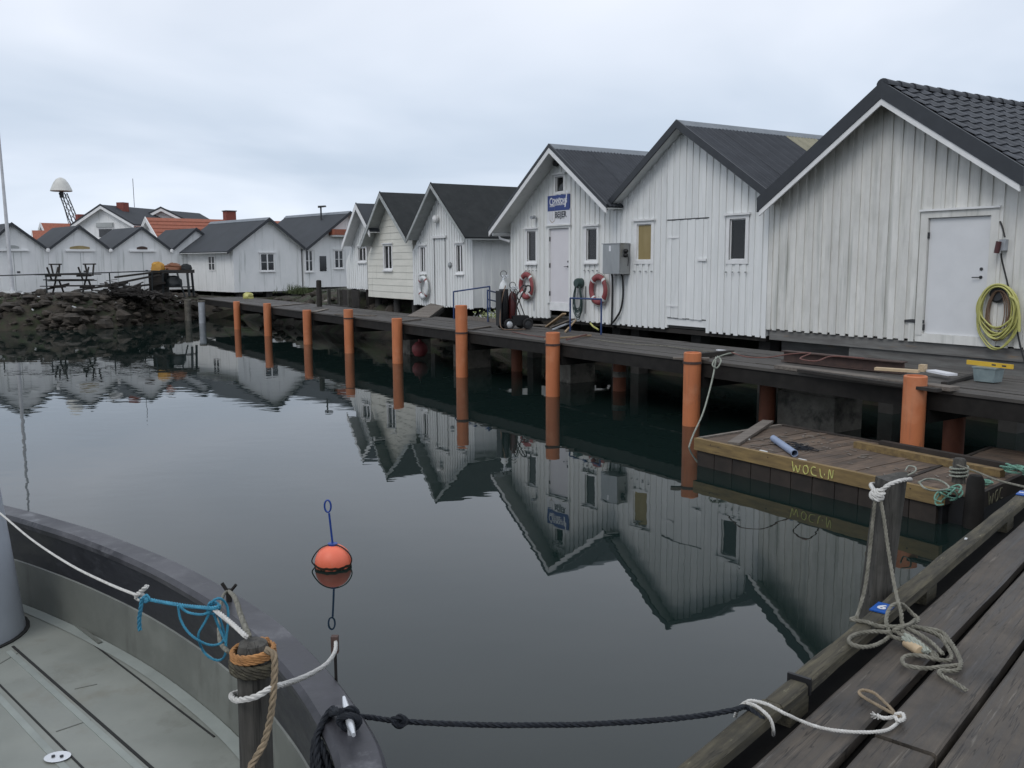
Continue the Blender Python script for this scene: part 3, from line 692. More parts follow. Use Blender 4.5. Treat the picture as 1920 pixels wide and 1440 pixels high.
    def window(s, x0, x1, z0, z1, trim=.07, frame='white_trim', pane='glass', cols=1, rows=1, sill=True, head=True, inner=None, recess=.02, solid=False, label=None):
        z0 -= s.zb; z1 -= s.zb
        w_ = MB(); y = -.034
        yi = .05 if not solid else -.002
        w_.box(x0 - trim, x0, y, yi, z0 - trim, z1 + trim).box(x1, x1 + trim, y, yi, z0 - trim, z1 + trim)
        w_.box(x0, x1, y, yi, z0 - trim, z0).box(x0, x1, y, yi, z1, z1 + trim)
        W_ = s.part(w_, 'window', frame)
        yp = recess if not solid else -.012
        sb = MB(); k = .022
        sb.box(x0, x0 + k, yp - .012, yp + .02 if not solid else -.003, z0, z1).box(x1 - k, x1, yp - .012, yp + .02 if not solid else -.003, z0, z1)
        sb.box(x0 + k, x1 - k, yp - .012, yp + .02 if not solid else -.003, z0, z0 + k).box(x0 + k, x1 - k, yp - .012, yp + .02 if not solid else -.003, z1 - k, z1)
        for c in range(1, cols):
            c_ = x0 + (x1 - x0) * c / cols; h = .035 if cols == 2 else .012
            sb.box(c_ - h, c_ + h, yp - .016, yp - .001, z0 + k, z1 - k)
        for r in range(1, rows):
            r_ = z0 + (z1 - z0) * r / rows; sb.box(x0 + k, x1 - k, yp - .015, yp - .0015, r_ - .012, r_ + .012)
        s.part(sb, 'sash', frame, W_)
        s.part(MB().box(x0 + k * .5, x1 - k * .5, yp, yp + .006, z0 + k * .5, z1 - k * .5), 'pane', pane, W_)
        if inner: s.part(MB().box(x0 - .02, x1 + .02, yp + .09, yp + .1, z0 - .02, z1 + .02), 'curtain', inner, W_)
        if sill: s.part(MB().box(x0 - trim - .02, x1 + trim + .02, y - .05, y - .001, z0 - trim - .03, z0 - trim + .015), 'sill', frame, W_)
        if head: s.part(MB().box(x0 - trim - .05, x1 + trim + .05, y - .045, y - .001, z1 + trim - .012, z1 + trim + .03), 'head_moulding', frame, W_)
        return W_
    def door(s, x0, x1, z0, z1, m, case=None, cw=.09, y=-.01, handle=None, boards=0, head=False):
        z0 -= s.zb; z1 -= s.zb
        if boards:
            d = s.part(MB().box(x0 + .012, x1 - .012, .0, .03, z0, z1 - .01), 'door', m); p = (x1 - x0 - .03) / boards
            for i in range(boards):
                a = x0 + .015 + i * p; yy = -.03 + (.014 if i % 2 else 0)
                s.part(MB().box(a + .002, a + p - .002, yy, -.001, z0 + rnd(-.015, .01), z1 - .012 + rnd(-.004, .002)), 'board', m, d)
        else: d = s.part(MB().box(x0 + .008, x1 - .008, y, y + .045, z0 + .01, z1 - .008), 'door', m)
        if case:
            c = MB().box(x0 - cw, x0, -.04, .05, z0 - .02, z1 + cw).box(x1, x1 + cw, -.04, .05, z0 - .02, z1 + cw).box(x0, x1, -.04, .05, z1, z1 + cw)
            s.part(c, 'door_casing', case, d)
        if head: s.part(MB().box(x0 - cw - .05, x1 + cw + .05, -.085, -.041, z1 + cw - .01, z1 + cw + .03), 'head_moulding', case, d)
        if handle:
            hx, hz = handle; hz -= s.zb; yy = y
            h = MB().lathe([(.026, 0), (.026, .012)], (hx, yy, hz), 12, (0, -1, 0))
            s.part(MB().lathe([(.026, 0), (.026, .012)], (hx, yy, hz + .13), 12, (0, -1, 0)), 'lock', 'steel_dark', d, smooth=True)
            h.tube([(hx, yy - .012, hz), (hx, yy - .05, hz), (hx - .12, yy - .05, hz - .004)], .009, 8)
            s.part(h, 'handle', 'steel_dark', d, smooth=True)
        return d

def qshed(name, label, group, px_l, px_r, zb, apex_px, tipL_px, tipR_px, oh, Dp, v=14.0, th=.05, xl=None, xr=None, dz=0.0):
    s0 = wq(px_l, 560, v)[0] if xl is None else xl; s1 = wq(px_r, 560, v)[0] if xr is None else xr
    vo = v - oh
    tL, ap, tR = [wq(*p, vo) for p in (tipL_px, apex_px, tipR_px)]
    sh = Shed(name, label, 'boathouse', group, Q(s0, v).xy, QROT, s1 - s0, Dp, zb, *[(p[0] - s0, p[1]) for p in (tL, ap, tR)], oh, th)
    sh.s0, sh.v = s0, v
    sh.px = lambda x, y: (wq(x, y, v)[0] - s0, wq(x, y, v)[1])
    sh.quad = lambda a, b, c, d: (sh.px(a, b)[0], sh.px(c, d)[0], sh.px(c, d)[1], sh.px(a, b)[1])     # x0, x1, z0, z1
    return sh
G_ = 'white gabled boathouses along the quay'

# ---- H: nearest, tiled roof
H = qshed('boathouse', 'nearest white boathouse with black pantile roof and a plain door beside a yellow hose', G_, 1449, 1930, 1.42, (1656, 158), (1424, 374), (1920, 318), .38, 9.5, xl=-12.38, xr=-7.2)
dr = H.quad(1743, 409, 1846, 634); cw = .13
H.open = [(dr[0] - .02, dr[1] + .02, -.1, dr[3] - H.zb + .02)]
H.shell('white_old'); H.clad_v('white_old', .20, .55)
d_ = H.door(dr[0], dr[1], dr[2], dr[3], 'door_white', 'white_old', cw, .012, (dr[1] - .13, 2.47))
for hz in (1.62, 3.15): H.part(MB().box(dr[0] - .004, dr[0] + .018, -.03, .011, hz - .05 - H.zb, hz + .05 - H.zb), 'hinge', 'steel_dark', d_)
H.part(MB().box(dr[0] - cw - .02, dr[1] + cw + .02, -.075, -.042, dr[3] + cw - .02 - H.zb, dr[3] + cw + .012 - H.zb), 'head_moulding', 'white_trim', d_)
# old strap hinge left on the boards
a = H.px(1698, 601); H.part(MB().prism([(a[0], a[1] - .02 - H.zb), (a[0] + .36, a[1] - .028 - H.zb), (a[0] + .36, a[1] + .028 - H.zb), (a[0] + .14, a[1] + .034 - H.zb), (a[0], a[1] + .015 - H.zb)], -.038, -.0255), 'strap_hinge', 'steel_dark')
H.roof('roof_tile', 'white_old', [('barge_dark', -.045, .23, .05, .02), ('white_trim', .233, .335, .035, -.03)], ridge=None)
# pantiles, one object each on the slope in view; the far slope is one ribbed sheet
(ax, az), (rx, rz) = H.ap, H.tR
sl_ = Vector((rx - ax, 0, rz - az)); SL = sl_.length; e = sl_.normalized(); nn = Vector((-e.z, 0, e.x))
nr = 11; tl = SL / nr; ncol = 27; twid = (H.Dp + .25 + H.oh - .16) / ncol
tm = MB(); prof = [(0, .008), (.12, .024), (.28, .036), (.44, .024), (.56, .008), (.78, .002), (1.02, .008)]
for (t, lift) in ((-.02, 0), (1.0, .022)):
    for q, h in prof: tm.v.append(e * (tl * t) + Vector((0, q * twid, 0)) + nn * (h + lift + .004))
for q, h in prof: tm.v.append(e * (tl * 1.0) + Vector((0, q * twid, 0)) + nn * (h + .004))
k = len(prof)
for i in range(k - 1): tm.f += [(i, i + 1, i + 1 + k, i + k), (i + k, i + k + 1, i + 1 + 2 * k, i + 2 * k)]
first = None
for r in range(nr):
    for c in range(ncol):
        pos = Vector((ax, -H.oh + .16 + c * twid, az)) + e * (tl * r)
        if first is None:
            first = tm.build('roof_tile', 'roof_tile', H.rf, world=False, smooth=True); ob = first
        else: ob = copy_child(first, H.rf)
        ob.location = pos + Vector((0, rnd(-.003, .003), 0))
H.corrugate('roof_tile', 0, .25, .02)
rd = MB(); nri = 26
for i in range(nri):
    y = -H.oh - .02 + i * (H.Dp + .6) / nri; L_ = (H.Dp + .6) / nri * 1.03
    r0, r1 = .115, .092
    for (yy, r_) in ((y, r0), (y + L_, r1)):
        for q in range(9):
            t = math.pi * (q / 8 * 1.1 - .05); rd.v.append(Vector((ax + math.cos(t) * r_, yy, az + .0 + math.sin(t) * r_ * .85)))
    o = len(rd.v) - 18
    rd.f += [(o + q, o + q + 1, o + q + 10, o + q + 9) for q in range(8)] + [tuple(range(o + 8, o - 1, -1))]
H.part(rd, 'ridge_tiles', 'roof_tile', H.rf, smooth=True)
H.part(MB().box(dr[0] - cw, dr[1] + cw, -.03, .04, -.044, dr[2] - H.zb + .008), 'threshold', 'white_old', d_)
# timber sill beams and posts below
for (x0, x1, z0, z1, y0) in ((.05, 5.15, -.24, -.045, .02), (.0, 3.2, -.50, -.26, .45), (1.9, 5.15, -.47, -.245, .06)):
    H.part(MB().box(x0, x1, y0, y0 + .2, z0, z1), 'sill_beam', 'sill_timber')
for x0 in (.3, 2.4, 4.6):
    for y0 in (.3, 4, 8.6): H.part(MB().box(x0, x0 + .3, y0, y0 + .3, -1.5, -.51), 'footing', 'concrete_shaded')

# ---- G: plank door, one tan and one black window
G = qshed('boathouse', 'white boathouse with plank door between a tan boarded window and a black window', G_, 1149, 1440, 1.25, (1270, 229), (1137, 386), (1440, 361), .30, 9.2, xl=-17.24, xr=-12.41)
wl_ = G.quad(1196, 421, 1222, 488); wr_ = G.quad(1370, 411, 1398, 487); dg = G.quad(1254, 413, 1325, 600)
G.open = [(q[0], q[1], q[2] - G.zb, q[3] - G.zb) for q in (wl_, wr_)] + [(dg[0], dg[1], -.2, dg[3] - G.zb)]
G.shell('white_blue'); G.clad_v('white_blue', .205, .55)
G.window(*wl_, pane='plywood', recess=.012, trim=.085, sill=False); G.window(*wr_, inner=None, trim=.085, sill=False)
d_ = G.door(*dg, 'white_blue', boards=10)
G.part(MB().box(dg[0] - .03, dg[1] + .03, -.028, -.002, dg[3] - G.zb - .008, dg[3] - G.zb + .014), 'door_head_flashing', 'steel_dark', d_)
for hz in (3.27, 1.75): G.part(MB().box(dg[0] - .02, dg[0] + .38, -.040, -.0305, hz - .018 - G.zb, hz + .018 - G.zb), 'strap_hinge', 'white_trim', d_)
lt = G.px(1318, 487); G.part(MB().box(lt[0] - .12, lt[0] + .14, -.062, -.031, lt[1] - .025 - G.zb, lt[1] + .025 - G.zb), 'latch', 'white_trim', d_)
G.part(MB().box(dg[0], dg[1] - .02, .01, .04, .06, dg[2] - G.zb - .02), 'threshold', 'white_blue', d_)
G.roof('roof_metal', 'white_blue', [('barge_dark', -.055, .125, .04, .02)], ridge='roof_ridge')
G.corrugate('roof_metal', 1, .11, .011, 1.05, patch=(3, 3, .02, .42)); G.corrugate('roof_metal', 0, .11, .011)
for x0 in (.2, 2.3, 4.3):
    for y0 in (.4, 4, 8.4): G.part(MB().box(x0, x0 + .3, y0, y0 + .3, -1.4, -.0), 'footing', 'concrete_shaded')
G.part(MB().box(.05, 4.78, .06, .2, -.12, -.02), 'sill_beam', 'beam_dark')

# ---- F: workshop with sign
Fh = qshed('boathouse', 'white workshop boathouse with blue sign board over a pale door and three small windows', G_, 960, 1149, 1.25, (1031, 273), (918, 431), (1138, 385), .50, 9.2, xl=-21.88, xr=-17.26)
w1 = Fh.quad(990, 434, 1006, 490); w2 = Fh.quad(1101, 429, 1120, 488); wu = Fh.quad(1043, 332, 1058, 359); df = Fh.quad(1031, 429, 1068, 571)
Fh.open = [(q[0], q[1], q[2] - Fh.zb, q[3] - Fh.zb) for q in (w1, w2, wu)] + [(df[0] - .01, df[1] + .01, -.2, df[3] - Fh.zb)]
Fh.shell('white_sign'); Fh.clad_v('white_sign', .20, .55)
Fh.window(*w1, inner='curtain'); Fh.window(*w2); Fh.window(*wu, sill=False, trim=.06, inner='curtain')
d_ = Fh.door(df[0], df[1], 1.66, df[3], 'door_pink', 'white_sign', .07, .015, (df[1] - .09, 2.62), head=True)
Fh.part(MB().box(df[0], df[1], .0, .04, .2, .42), 'threshold', 'white_trim', d_)
for hz in (1.9, 2.65, 3.35): Fh.part(MB().box(df[0] - .014, df[0] + .012, -.02, .012, hz - .06 - Fh.zb, hz + .06 - Fh.zb), 'hinge', 'steel_dark', d_)
Fh.roof('roof_metal', 'white_sign', [('barge_dark', -.05, .045, .045, .02), ('white_trim', .048, .185, .035, .0)], ridge='roof_ridge')
Fh.corrugate('roof_metal', 1, .11, .011); Fh.corrugate('roof_metal', 0, .11, .011)
for x0 in (.2, 2.1, 4.1):
    for y0 in (.4, 4, 8.4): Fh.part(MB().box(x0, x0 + .3, y0, y0 + .3, -1.4, -.0), 'footing', 'concrete_shaded')
Fh.part(MB().box(.05, 4.58, .06, .2, -.12, -.02), 'sill_beam', 'beam_dark')
for sh_, ws in ((Fh, (w1, w2)), (G, (wl_, wr_))):
    for q_ in ws:
        for k in range(4):
            x_ = q_[0] - .05 + (q_[1] - q_[0] + .1) * k / 3; sh_.part(MB().box(x_ - .012, x_ + .012, -.07, -.03, q_[2] - sh_.zb - .27, q_[2] - sh_.zb - .24), 'peg', 'barge_grey')
# gutter run on the left eave of F, over the gap
gx = Fh.tL[0] + .02; gz = Fh.tL[1] - .12
Fh.part(MB().tube([(gx, -.4, gz), (gx, 8.8, gz - .05)], .055, 8), 'gutter', 'white_trim', smooth=True)
Fh.part(MB().tube([(gx, -.2, gz), (gx + .06, -.2, gz - .12), (gx + .35, -.05, gz - .22)], .035, 8), 'gutter_pipe', 'white_trim', smooth=True)

# ---- E: steep gable, two narrow windows
Eh = qshed('boathouse', 'narrow steep-gabled white boathouse with lifebuoy on its boarded front and mossy black roof', G_, 777, 888, 1.34, (808.5, 343), (763, 446), (873, 444), .42, 9.0, xl=-28.16, xr=-24.08)
w1 = Eh.quad(789, 464, 799, 510); w2 = Eh.quad(857, 460, 869, 510); de = Eh.quad(815, 446, 838, 560)
Eh.open = [(q[0], q[1], q[2] - Eh.zb, q[3] - Eh.zb) for q in (w1, w2)]
Eh.shell('white_blue'); Eh.clad_v('white_blue', .17, .55, joined=True)
Eh.window(*w1, cols=2, inner='curtain'); Eh.window(*w2, cols=2, inner='curtain')
Eh.part(MB().box(de[0] - .08, de[1] + .08, -.085, -.027, de[3] - Eh.zb - .02, de[3] - Eh.zb + .06), 'door_head', 'white_trim')
for x_ in (de[0], de[1]): Eh.part(MB().box(x_ - .012, x_ + .012, -.036, -.028, .0, de[3] - Eh.zb - .02), 'door_edge', 'steel_dark')
q = Eh.px(846, 497); Eh.part(MB().lathe([(.10, 0), (.085, .05), (.03, .07)], (q[0], -.027, q[1] - Eh.zb), 12, (0, -1, 0)), 'vent', 'steel', smooth=True)
Eh.roof('roof_felt', 'barge_grey', [('roof_felt', -.03, .03, .03, .02), ('barge_grey', .033, .16, .045, .0)])
sb = MB()
for i in range(28):
    y = .35 + i * .31; sb.box(Eh.W, Eh.W + .018, y, y + .11, -.03, Eh.wt(Eh.W) - .06)
Eh.part(sb, 'side_battens', 'white_blue', kind='stuff')
Eh.part(MB().tube([(Eh.W + .12, .1, Eh.rt(Eh.W) - .22), (Eh.W + .12, 8.5, Eh.rt(Eh.W) - .26)], .045, 8), 'gutter', 'white_trim', smooth=True)
# flat landing ramp stays a thing of its own; footings
for x0 in (.2, 1.9, 3.5):
    for y0 in (.5, 4, 8): Eh.part(MB().box(x0, x0 + .3, y0, y0 + .3, -1.3, -.0), 'footing', 'concrete_shaded')

# ---- D: cream, horizontal boards
Dh = qshed('boathouse', 'cream boathouse with horizontal boards and one double window', G_, 692, 776, 1.49, (712.8, 360), (676, 458), (762, 445), .45, 9.0, xl=-32.06, xr=-28.2)
w1 = Dh.quad(721, 461, 736, 504)
Dh.open = [(w1[0], w1[1], w1[2] - Dh.zb, w1[3] - Dh.zb)]
Dh.shell('cream'); Dh.clad_h('cream', .235)
Dh.window(*w1, cols=2, inner='curtain')
Dh.roof('roof_felt', 'barge_grey', [('roof_felt', -.03, .03, .03, .02), ('barge_grey', .033, .20, .045, .0)])
for x0 in (.25, 1.9, 3.4):
    for y0 in (.1, 4, 8): Dh.part(MB().lathe([(.14, -1.5), (.14, -.05)], (x0, y0 + .2, 0), 10), 'footing', 'concrete_shaded', smooth=True)

# ---- C: small, mostly behind D
Ch = qshed('boathouse', 'small white boathouse with wide white bargeboards squeezed beside the cream one', G_, 652, 692, 1.76, (668, 381), (642, 458), (694, 432), .40, 8.5, xl=-34.16, xr=-32.12)
w1 = Ch.quad(673, 465, 687, 489)
Ch.open = [(w1[0], w1[1], w1[2] - Ch.zb, w1[3] - Ch.zb)]
Ch.shell('white_blue'); Ch.clad_v('white_blue', .2, .5, joined=True)
Ch.window(*w1, cols=2, inner='curtain')
Ch.roof('roof_dark', 'white_trim', [('roof_dark', -.03, .02, .03, .02), ('white_trim', .023, .23, .045, .0)])
for x0 in (.1, 1.6):
    for y0 in (.1, 4, 8): Ch.part(MB().box(x0, x0 + .25, y0, y0 + .25, -1.2, -.02), 'footing', 'beam_dark')

# ---- A and B: turned, gables facing along the quay
AZ = R(46.0); AX = Vector((math.sin(AZ), math.cos(AZ), 0)); AROT = math.atan2(AX.y, AX.x); AY = Vector((-AX.y, AX.x, 0))
def wall_px(org, x, y):
    p = on_pl(x, y, org, AY); return (p - Vector(org)).dot(AX), p.z
ao = (-14.23, 46.28, 0)
tl, ap, tr = [wall_px(Vector(ao) - AY * .25, *p) for p in ((426, 471), (505, 409), (571, 464))]
Ah = Shed('boathouse', 'low white boathouse turned end-on with a paired window in its stained gable', 'boathouse', G_, ao[:2], AROT, 3.95, 6.2, 1.27, tl, ap, tr, .25)
Ah.shell('white_far', solid_front=True)
q0, q1 = wall_px(ao, 488, 476), wall_px(ao, 514, 507)
Ah.window(q0[0], q1[0], q1[1], q0[1], trim=.06, pane='glass_dark', cols=2, rows=2, solid=True)
Ah.roof('roof_dark', 'white_far', [('barge_dark', -.04, .13, .05, .02)], ridge='roof_ridge')
# side window towards the water
wz0, wz1 = 2.42, 3.1
W_ = Ah.part(MB().box(-.03, -.002, 2.0, 2.08, wz0 - 1.27 - .06, wz1 - 1.27 + .06).box(-.03, -.002, 2.72, 2.8, wz0 - 1.27 - .06, wz1 - 1.27 + .06).box(-.03, -.002, 2.08, 2.72, wz1 - 1.27, wz1 - 1.21).box(-.03, -.002, 2.08, 2.72, wz0 - 1.33, wz0 - 1.27).box(-.028, -.0125, 2.36, 2.44, wz0 - 1.27, wz1 - 1.27).box(-.028, -.0125, 2.08, 2.72, (wz0 + wz1) / 2 - 1.285, (wz0 + wz1) / 2 - 1.255), 'window', 'white_trim')
Ah.part(MB().box(-.012, -.003, 2.08, 2.72, wz0 - 1.27, wz1 - 1.27), 'pane', 'glass_dark', W_)
for x0 in (.3, 1.9, 3.4):
    for y0 in (.2, 3, 5.6): Ah.part(MB().box(x0, x0 + .35, y0, y0 + .35, -1.2, -.01), 'footing', 'concrete_shaded')

bo = (-11.25, 49.05, 0)
tl, ap, tr0 = [wall_px(Vector(bo) - AY * .3, *p) for p in ((574, 466), (657, 397), (575, 463))]
tr = (2 * ap[0] - tl[0], tl[1])
Bh = Shed('boathouse', 'white boathouse with long dark roof and a small red porch roof behind the low one', 'boathouse', G_, bo[:2], AROT, tr[0] - .35, 6.4, 1.42, tl, ap, tr, .3)
Bh.shell('white_far', solid_front=True)
for a_, b_, c_ in (((572, 470), (586, 508), 2), ((627, 470), (643, 502), 2)):
    q0, q1 = wall_px(bo, *a_), wall_px(bo, *b_)
    Bh.window(q0[0], q1[0], q1[1], q0[1], trim=.06, pane='glass_dark', cols=c_, rows=2, solid=True)
q0, q1 = wall_px(bo, 599, 480), wall_px(bo, 612, 508)
Bh.part(MB().box(q0[0], q1[0], -.03, -.001, q1[1] - 1.42, q0[1] - 1.42), 'hatch', 'glass_dark')
Bh.roof('roof_dark', 'white_far', [('barge_dark', -.04, .14, .05, .02)], ridge='roof_ridge')
q0, q1 = wall_px(bo, 616, 430), wall_px(bo, 646, 441)
Bh.part(MB().prism([(q0[0], q1[1] - 1.42), (q1[0] + .6, q1[1] - 1.42), (q1[0] + .6, q0[1] - 1.42), (q0[0], q0[1] - 1.42)], -.55, -.02), 'porch_roof', 'roof_red')
Bh.part(MB().box(q0[0] + .05, q1[0] + .5, -.5, -.05, q1[1] - 1.42 - .1, q1[1] - 1.425), 'porch_fascia', 'white_trim')

# ================================================================== ROW OF SMALL HUTS AND HOUSES BEHIND
ho = Vector((-23.3, 45.0, 0))
VX = [-33, 90, 207, 321, 420]; AXP = [22, 148, 265, 367]
hl = ['small white hut with a grey name board behind the white flagpole', 'small white hut with a gold arched board over its doors behind stacked picnic tables',
      'small white hut with a small brown board beside the yellow tarpaulin', 'small white hut half hidden behind the low turned boathouse']
signm = ['barge_grey', 'plywood', 'rust', None]
for i in range(4):
    l, r = wall_px(ho, VX[i], 473)[0], wall_px(ho, VX[i + 1], 473)[0]
    a_ = wall_px(ho, AXP[i], 428)
    org = ho + AX * (l + .005)
    zt = wall_px(ho, VX[i] if i else 90, 471)[1]
    hut = Shed('hut', hl[i], 'hut', 'row of small huts', org.xy, AROT, r - l - .01, 3.7, 1.36, (-.02, 3.52), (a_[0] - l - .03, 4.70 + (.05 if i == 0 else 0)), (r - l - .04, 3.52), .12)
    hut.shell('white_far', solid_front=True)
    hut.roof('roof_dark', 'white_far', [('barge_dark', -.035, .12, .04, .0)])
    mid = hut.ap[0]
    d_ = hut.part(MB().box(mid - .62, mid + .62, -.018, -.001, .02, 2.0), 'door', 'white_far')
    hut.part(MB().box(mid - .012, mid + .012, -.024, -.0185, .05, 1.97), 'door_gap', 'barge_grey', d_)
    hut.part(MB().box(mid - .70, mid + .70, -.12, -.002, 2.03, 2.10), 'door_ledge', 'white_trim', d_)
    hut.part(MB().box(mid + .1, mid + .24, -.04, -.019, .98, 1.06), 'latch', 'steel_dark', d_)
    if signm[i]:
        sw = .48 if i == 1 else .28
        pl = [(mid - sw, 2.16)] + [(mid - sw + 2 * sw * k / 8, 2.25 + .07 * math.sin(math.pi * k / 8)) for k in range(9)] + [(mid + sw, 2.16)]
        hut.part(MB().prism(pl, -.03, -.002), 'name_board', signm[i])
    hut.part(MB().lathe([(.0, -.1), (.08, -.08), (.1, 0), (.08, .08), (0, .1)], (r - l - .07, -.25, 2.08), 8), 'gutter_end', 'white_trim', smooth=True)

def gable_house(name, label, org, ridge_az, W, Dp, zb, ze, za, wm, rm, group=None, oh=.35, band=('barge_dark', 'white_trim')):
    X = Vector((math.sin(ridge_az + math.pi / 2), math.cos(ridge_az + math.pi / 2), 0)); rz = math.atan2(X.y, X.x)
    o_ = Vector(org) - X * (W / 2)
    sl_ = (za - ze) / (W / 2)
    h_ = Shed(name, label, 'house', group, o_.xy, rz, W, Dp, zb, (-.35, ze - .35 * sl_), (W / 2, za), (W + .35, ze - .35 * sl_), oh, .1)
    h_.shell(wm, solid_front=True)
    h_.roof(rm, 'white_trim', [(band[0], -.05, .08, .05, .0), (band[1], .083, .28, .04, .0)])
    return h_
def px_at(px, d): return ((px - 960) / FPX * d * 1.0, d)
GH = 'houses behind the huts'
c = at(195, 384, 62); h1 = gable_house('house', 'white house with dark roof, red chimney and one wide gable window', (c.x, c.y, 0), R(14), 4.3, 11, 1.35, c.z - 1.15, c.z, 'white_far', 'roof_dark', GH)
h1.window(1.6, 2.7, c.z - 2.2, c.z - 1.6, trim=.08, pane='glass_dark', solid=True)
h1.part(MB().box(1.5, 2.8, -.12, -.003, c.z - 1.5 - 1.35, c.z - 1.2 - 1.35), 'awning', 'barge_grey')
h1.part(MB().box(2.35, 2.9, 1.0, 1.6, h1.ap[1] - 1.2, h1.ap[1] + .22), 'chimney', 'brick_red', h1.rf)
h1.part(MB().tube([(2.3, 3, h1.ap[1]), (2.3, 3, h1.ap[1] + 2.0)], .02, 5), 'antenna', 'steel_dark')
c = at(303, 389, 66); h2 = gable_house('house', 'white house with shallow dark roof beside the red-roofed house', (c.x, c.y, 0), R(-12), 5.0, 10, 1.35, c.z - 1.3, c.z, 'white_far', 'roof_dark', GH)
h2.part(MB().box(.6, 1.3, 3, 3.5, h2.rt(.9) - .3, h2.rt(.9) + .3), 'roof_hatch', 'steel_dark', h2.rf)
c = at(283, 408, 60); h3 = gable_house('house', 'long low house with orange-red tiled roof and a brick chimney', (c.x, c.y, 0), R(50), 5.2, 9.5, 1.3, c.z - 1.75, c.z, 'white_far', 'roof_red', GH, band=('white_trim', 'white_trim'))
h3.part(MB().box(2.35, 2.95, 5.0, 5.7, h3.ap[1] - .5, h3.ap[1] + .55), 'chimney', 'brick_red', h3.rf)
h3.part(MB().box(2.30, 3.0, 4.95, 5.75, h3.ap[1] + .553, h3.ap[1] + .62), 'chimney_cap', 'steel_dark', h3.rf)
for k in range(1, 8):            # tile courses on the slope in view
    t = k / 8; (ax, az), (rx, rz) = h3.ap, h3.tR
    x_, z_ = ax + (rx - ax) * t, az + (rz - az) * t
    h3.part(MB().box(x_ - .03, x_ + .03, -.3, 9.6, z_ - .01, z_ + .035), 'tile_course', 'roof_red', h3.rf)
c = at(85, 418, 72); h4 = gable_house('house', 'red-roofed house with a chimney seen over the first two huts', (c.x, c.y, 0), R(45), 5.0, 6.0, 1.35, c.z - 2.3, c.z, 'white_far', 'roof_red', GH, band=('white_trim', 'white_trim'))
h4.part(MB().box(2.2, 2.8, 2.4, 3.0, h4.ap[1] - .4, h4.ap[1] + .75), 'chimney', 'brick_red', h4.rf)
c = at(70, 432, 66); h5 = gable_house('house', 'low red-roofed lean house in front of the taller red roof', (c.x, c.y, 0), R(60), 3.4, 4.0, 1.35, c.z - 1.3, c.z, 'white_far', 'roof_red', GH, band=('white_trim', 'white_trim'))

# lattice mast with a white dome cap
mb_ = at(142, 412, 76); mt_ = at(118, 362, 76)
ms = thing('lattice_mast', 'leaning dark lattice mast topped by a white dome cap above the roofs', 'mast', (mb_.x, mb_.y, 1.35))
base = Vector((mb_.x + (mb_.x - mt_.x) * 1.6, mb_.y, 1.35))
dir_ = (mt_ - base)
lat = MB()
px_ = Vector((.22, 0, 0)); py_ = Vector((0, .22, 0)); cs = [px_ + py_, px_ - py_, -px_ - py_, -px_ + py_]
for q in cs: lat.tube([base + q * 1.6, mt_ + q], .045, 5)
n_ = 14
for i in range(n_):
    for a_, b_ in ((0, 1), (1, 2), (2, 3), (3, 0)):
        f0, f1 = 1.6 - .6 * i / n_, 1.6 - .6 * (i + 1) / n_
        lat.tube([base + dir_ * (i / n_) + cs[a_] * f0, base + dir_ * ((i + 1) / n_) + cs[b_] * f1], .022, 4)
lat.build('lattice', 'steel_dark', ms)
dc = at(115, 358, 76)
MB().lathe([(.80, -.04), (.86, 0), (.74, .30), (.56, .68), (.36, .95), (.12, 1.08), (0, 1.1)], dc, 18).build('dome_cap', 'dome_white', ms, smooth=True)
MB().lathe([(.17, -.55), (.17, -.05)], dc, 10).build('neck', 'steel_dark', ms, smooth=True)
MB().tube([dc + Vector((-.05, 0, -.5)), dc + Vector((.35, -.1, -2.1)), dc + Vector((.6, -.1, -3.4))], .03, 5).build('cable', 'steel_dark', ms)

# flagpole
fp = at(24, 551, 43.5); ft = at(-6, 210, 43.5)
t = thing('flagpole', 'tall white flagpole standing on the bank before the huts', 'flagpole', (fp.x, fp.y, 1.36))
MB().tube([Vector((fp.x, fp.y, 1.36)), Vector(((fp.x + ft.x) / 2, fp.y, (1.36 + ft.z) / 2)), ft], [.10, .075, .045], 10).build('pole', 'flagpole', t, smooth=True)
MB().lathe([(.0, .0), (.09, .05), (.0, .14)], ft, 10).build('finial', 'flagpole', t, smooth=True)
MB().box(fp.x - .3, fp.x + .3, fp.y - .3, fp.y + .3, 1.3, 1.48).build('footing', 'litter_white', t)

# light vane behind the boathouses
v0 = at(602, 402, 52); v1 = at(602, 388, 52)
t = thing('wind_vane', 'thin mast with a wind vane above the dark roof behind the cream boathouse', 'vane', (v0.x, v0.y, 1.35))
MB().tube([(v0.x, v0.y, 1.35), (v0.x, v0.y, v1.z)], .05, 6).build('mast', 'steel_dark', t)
MB().prism([(v0.x - .15, v1.z - .05), (v0.x + .3, v1.z), (v0.x + .28, v1.z + .08), (v0.x - .15, v1.z + .06)], v0.y - .1, v0.y + .1).build('vane', 'steel_dark', t)
g = Fh.root
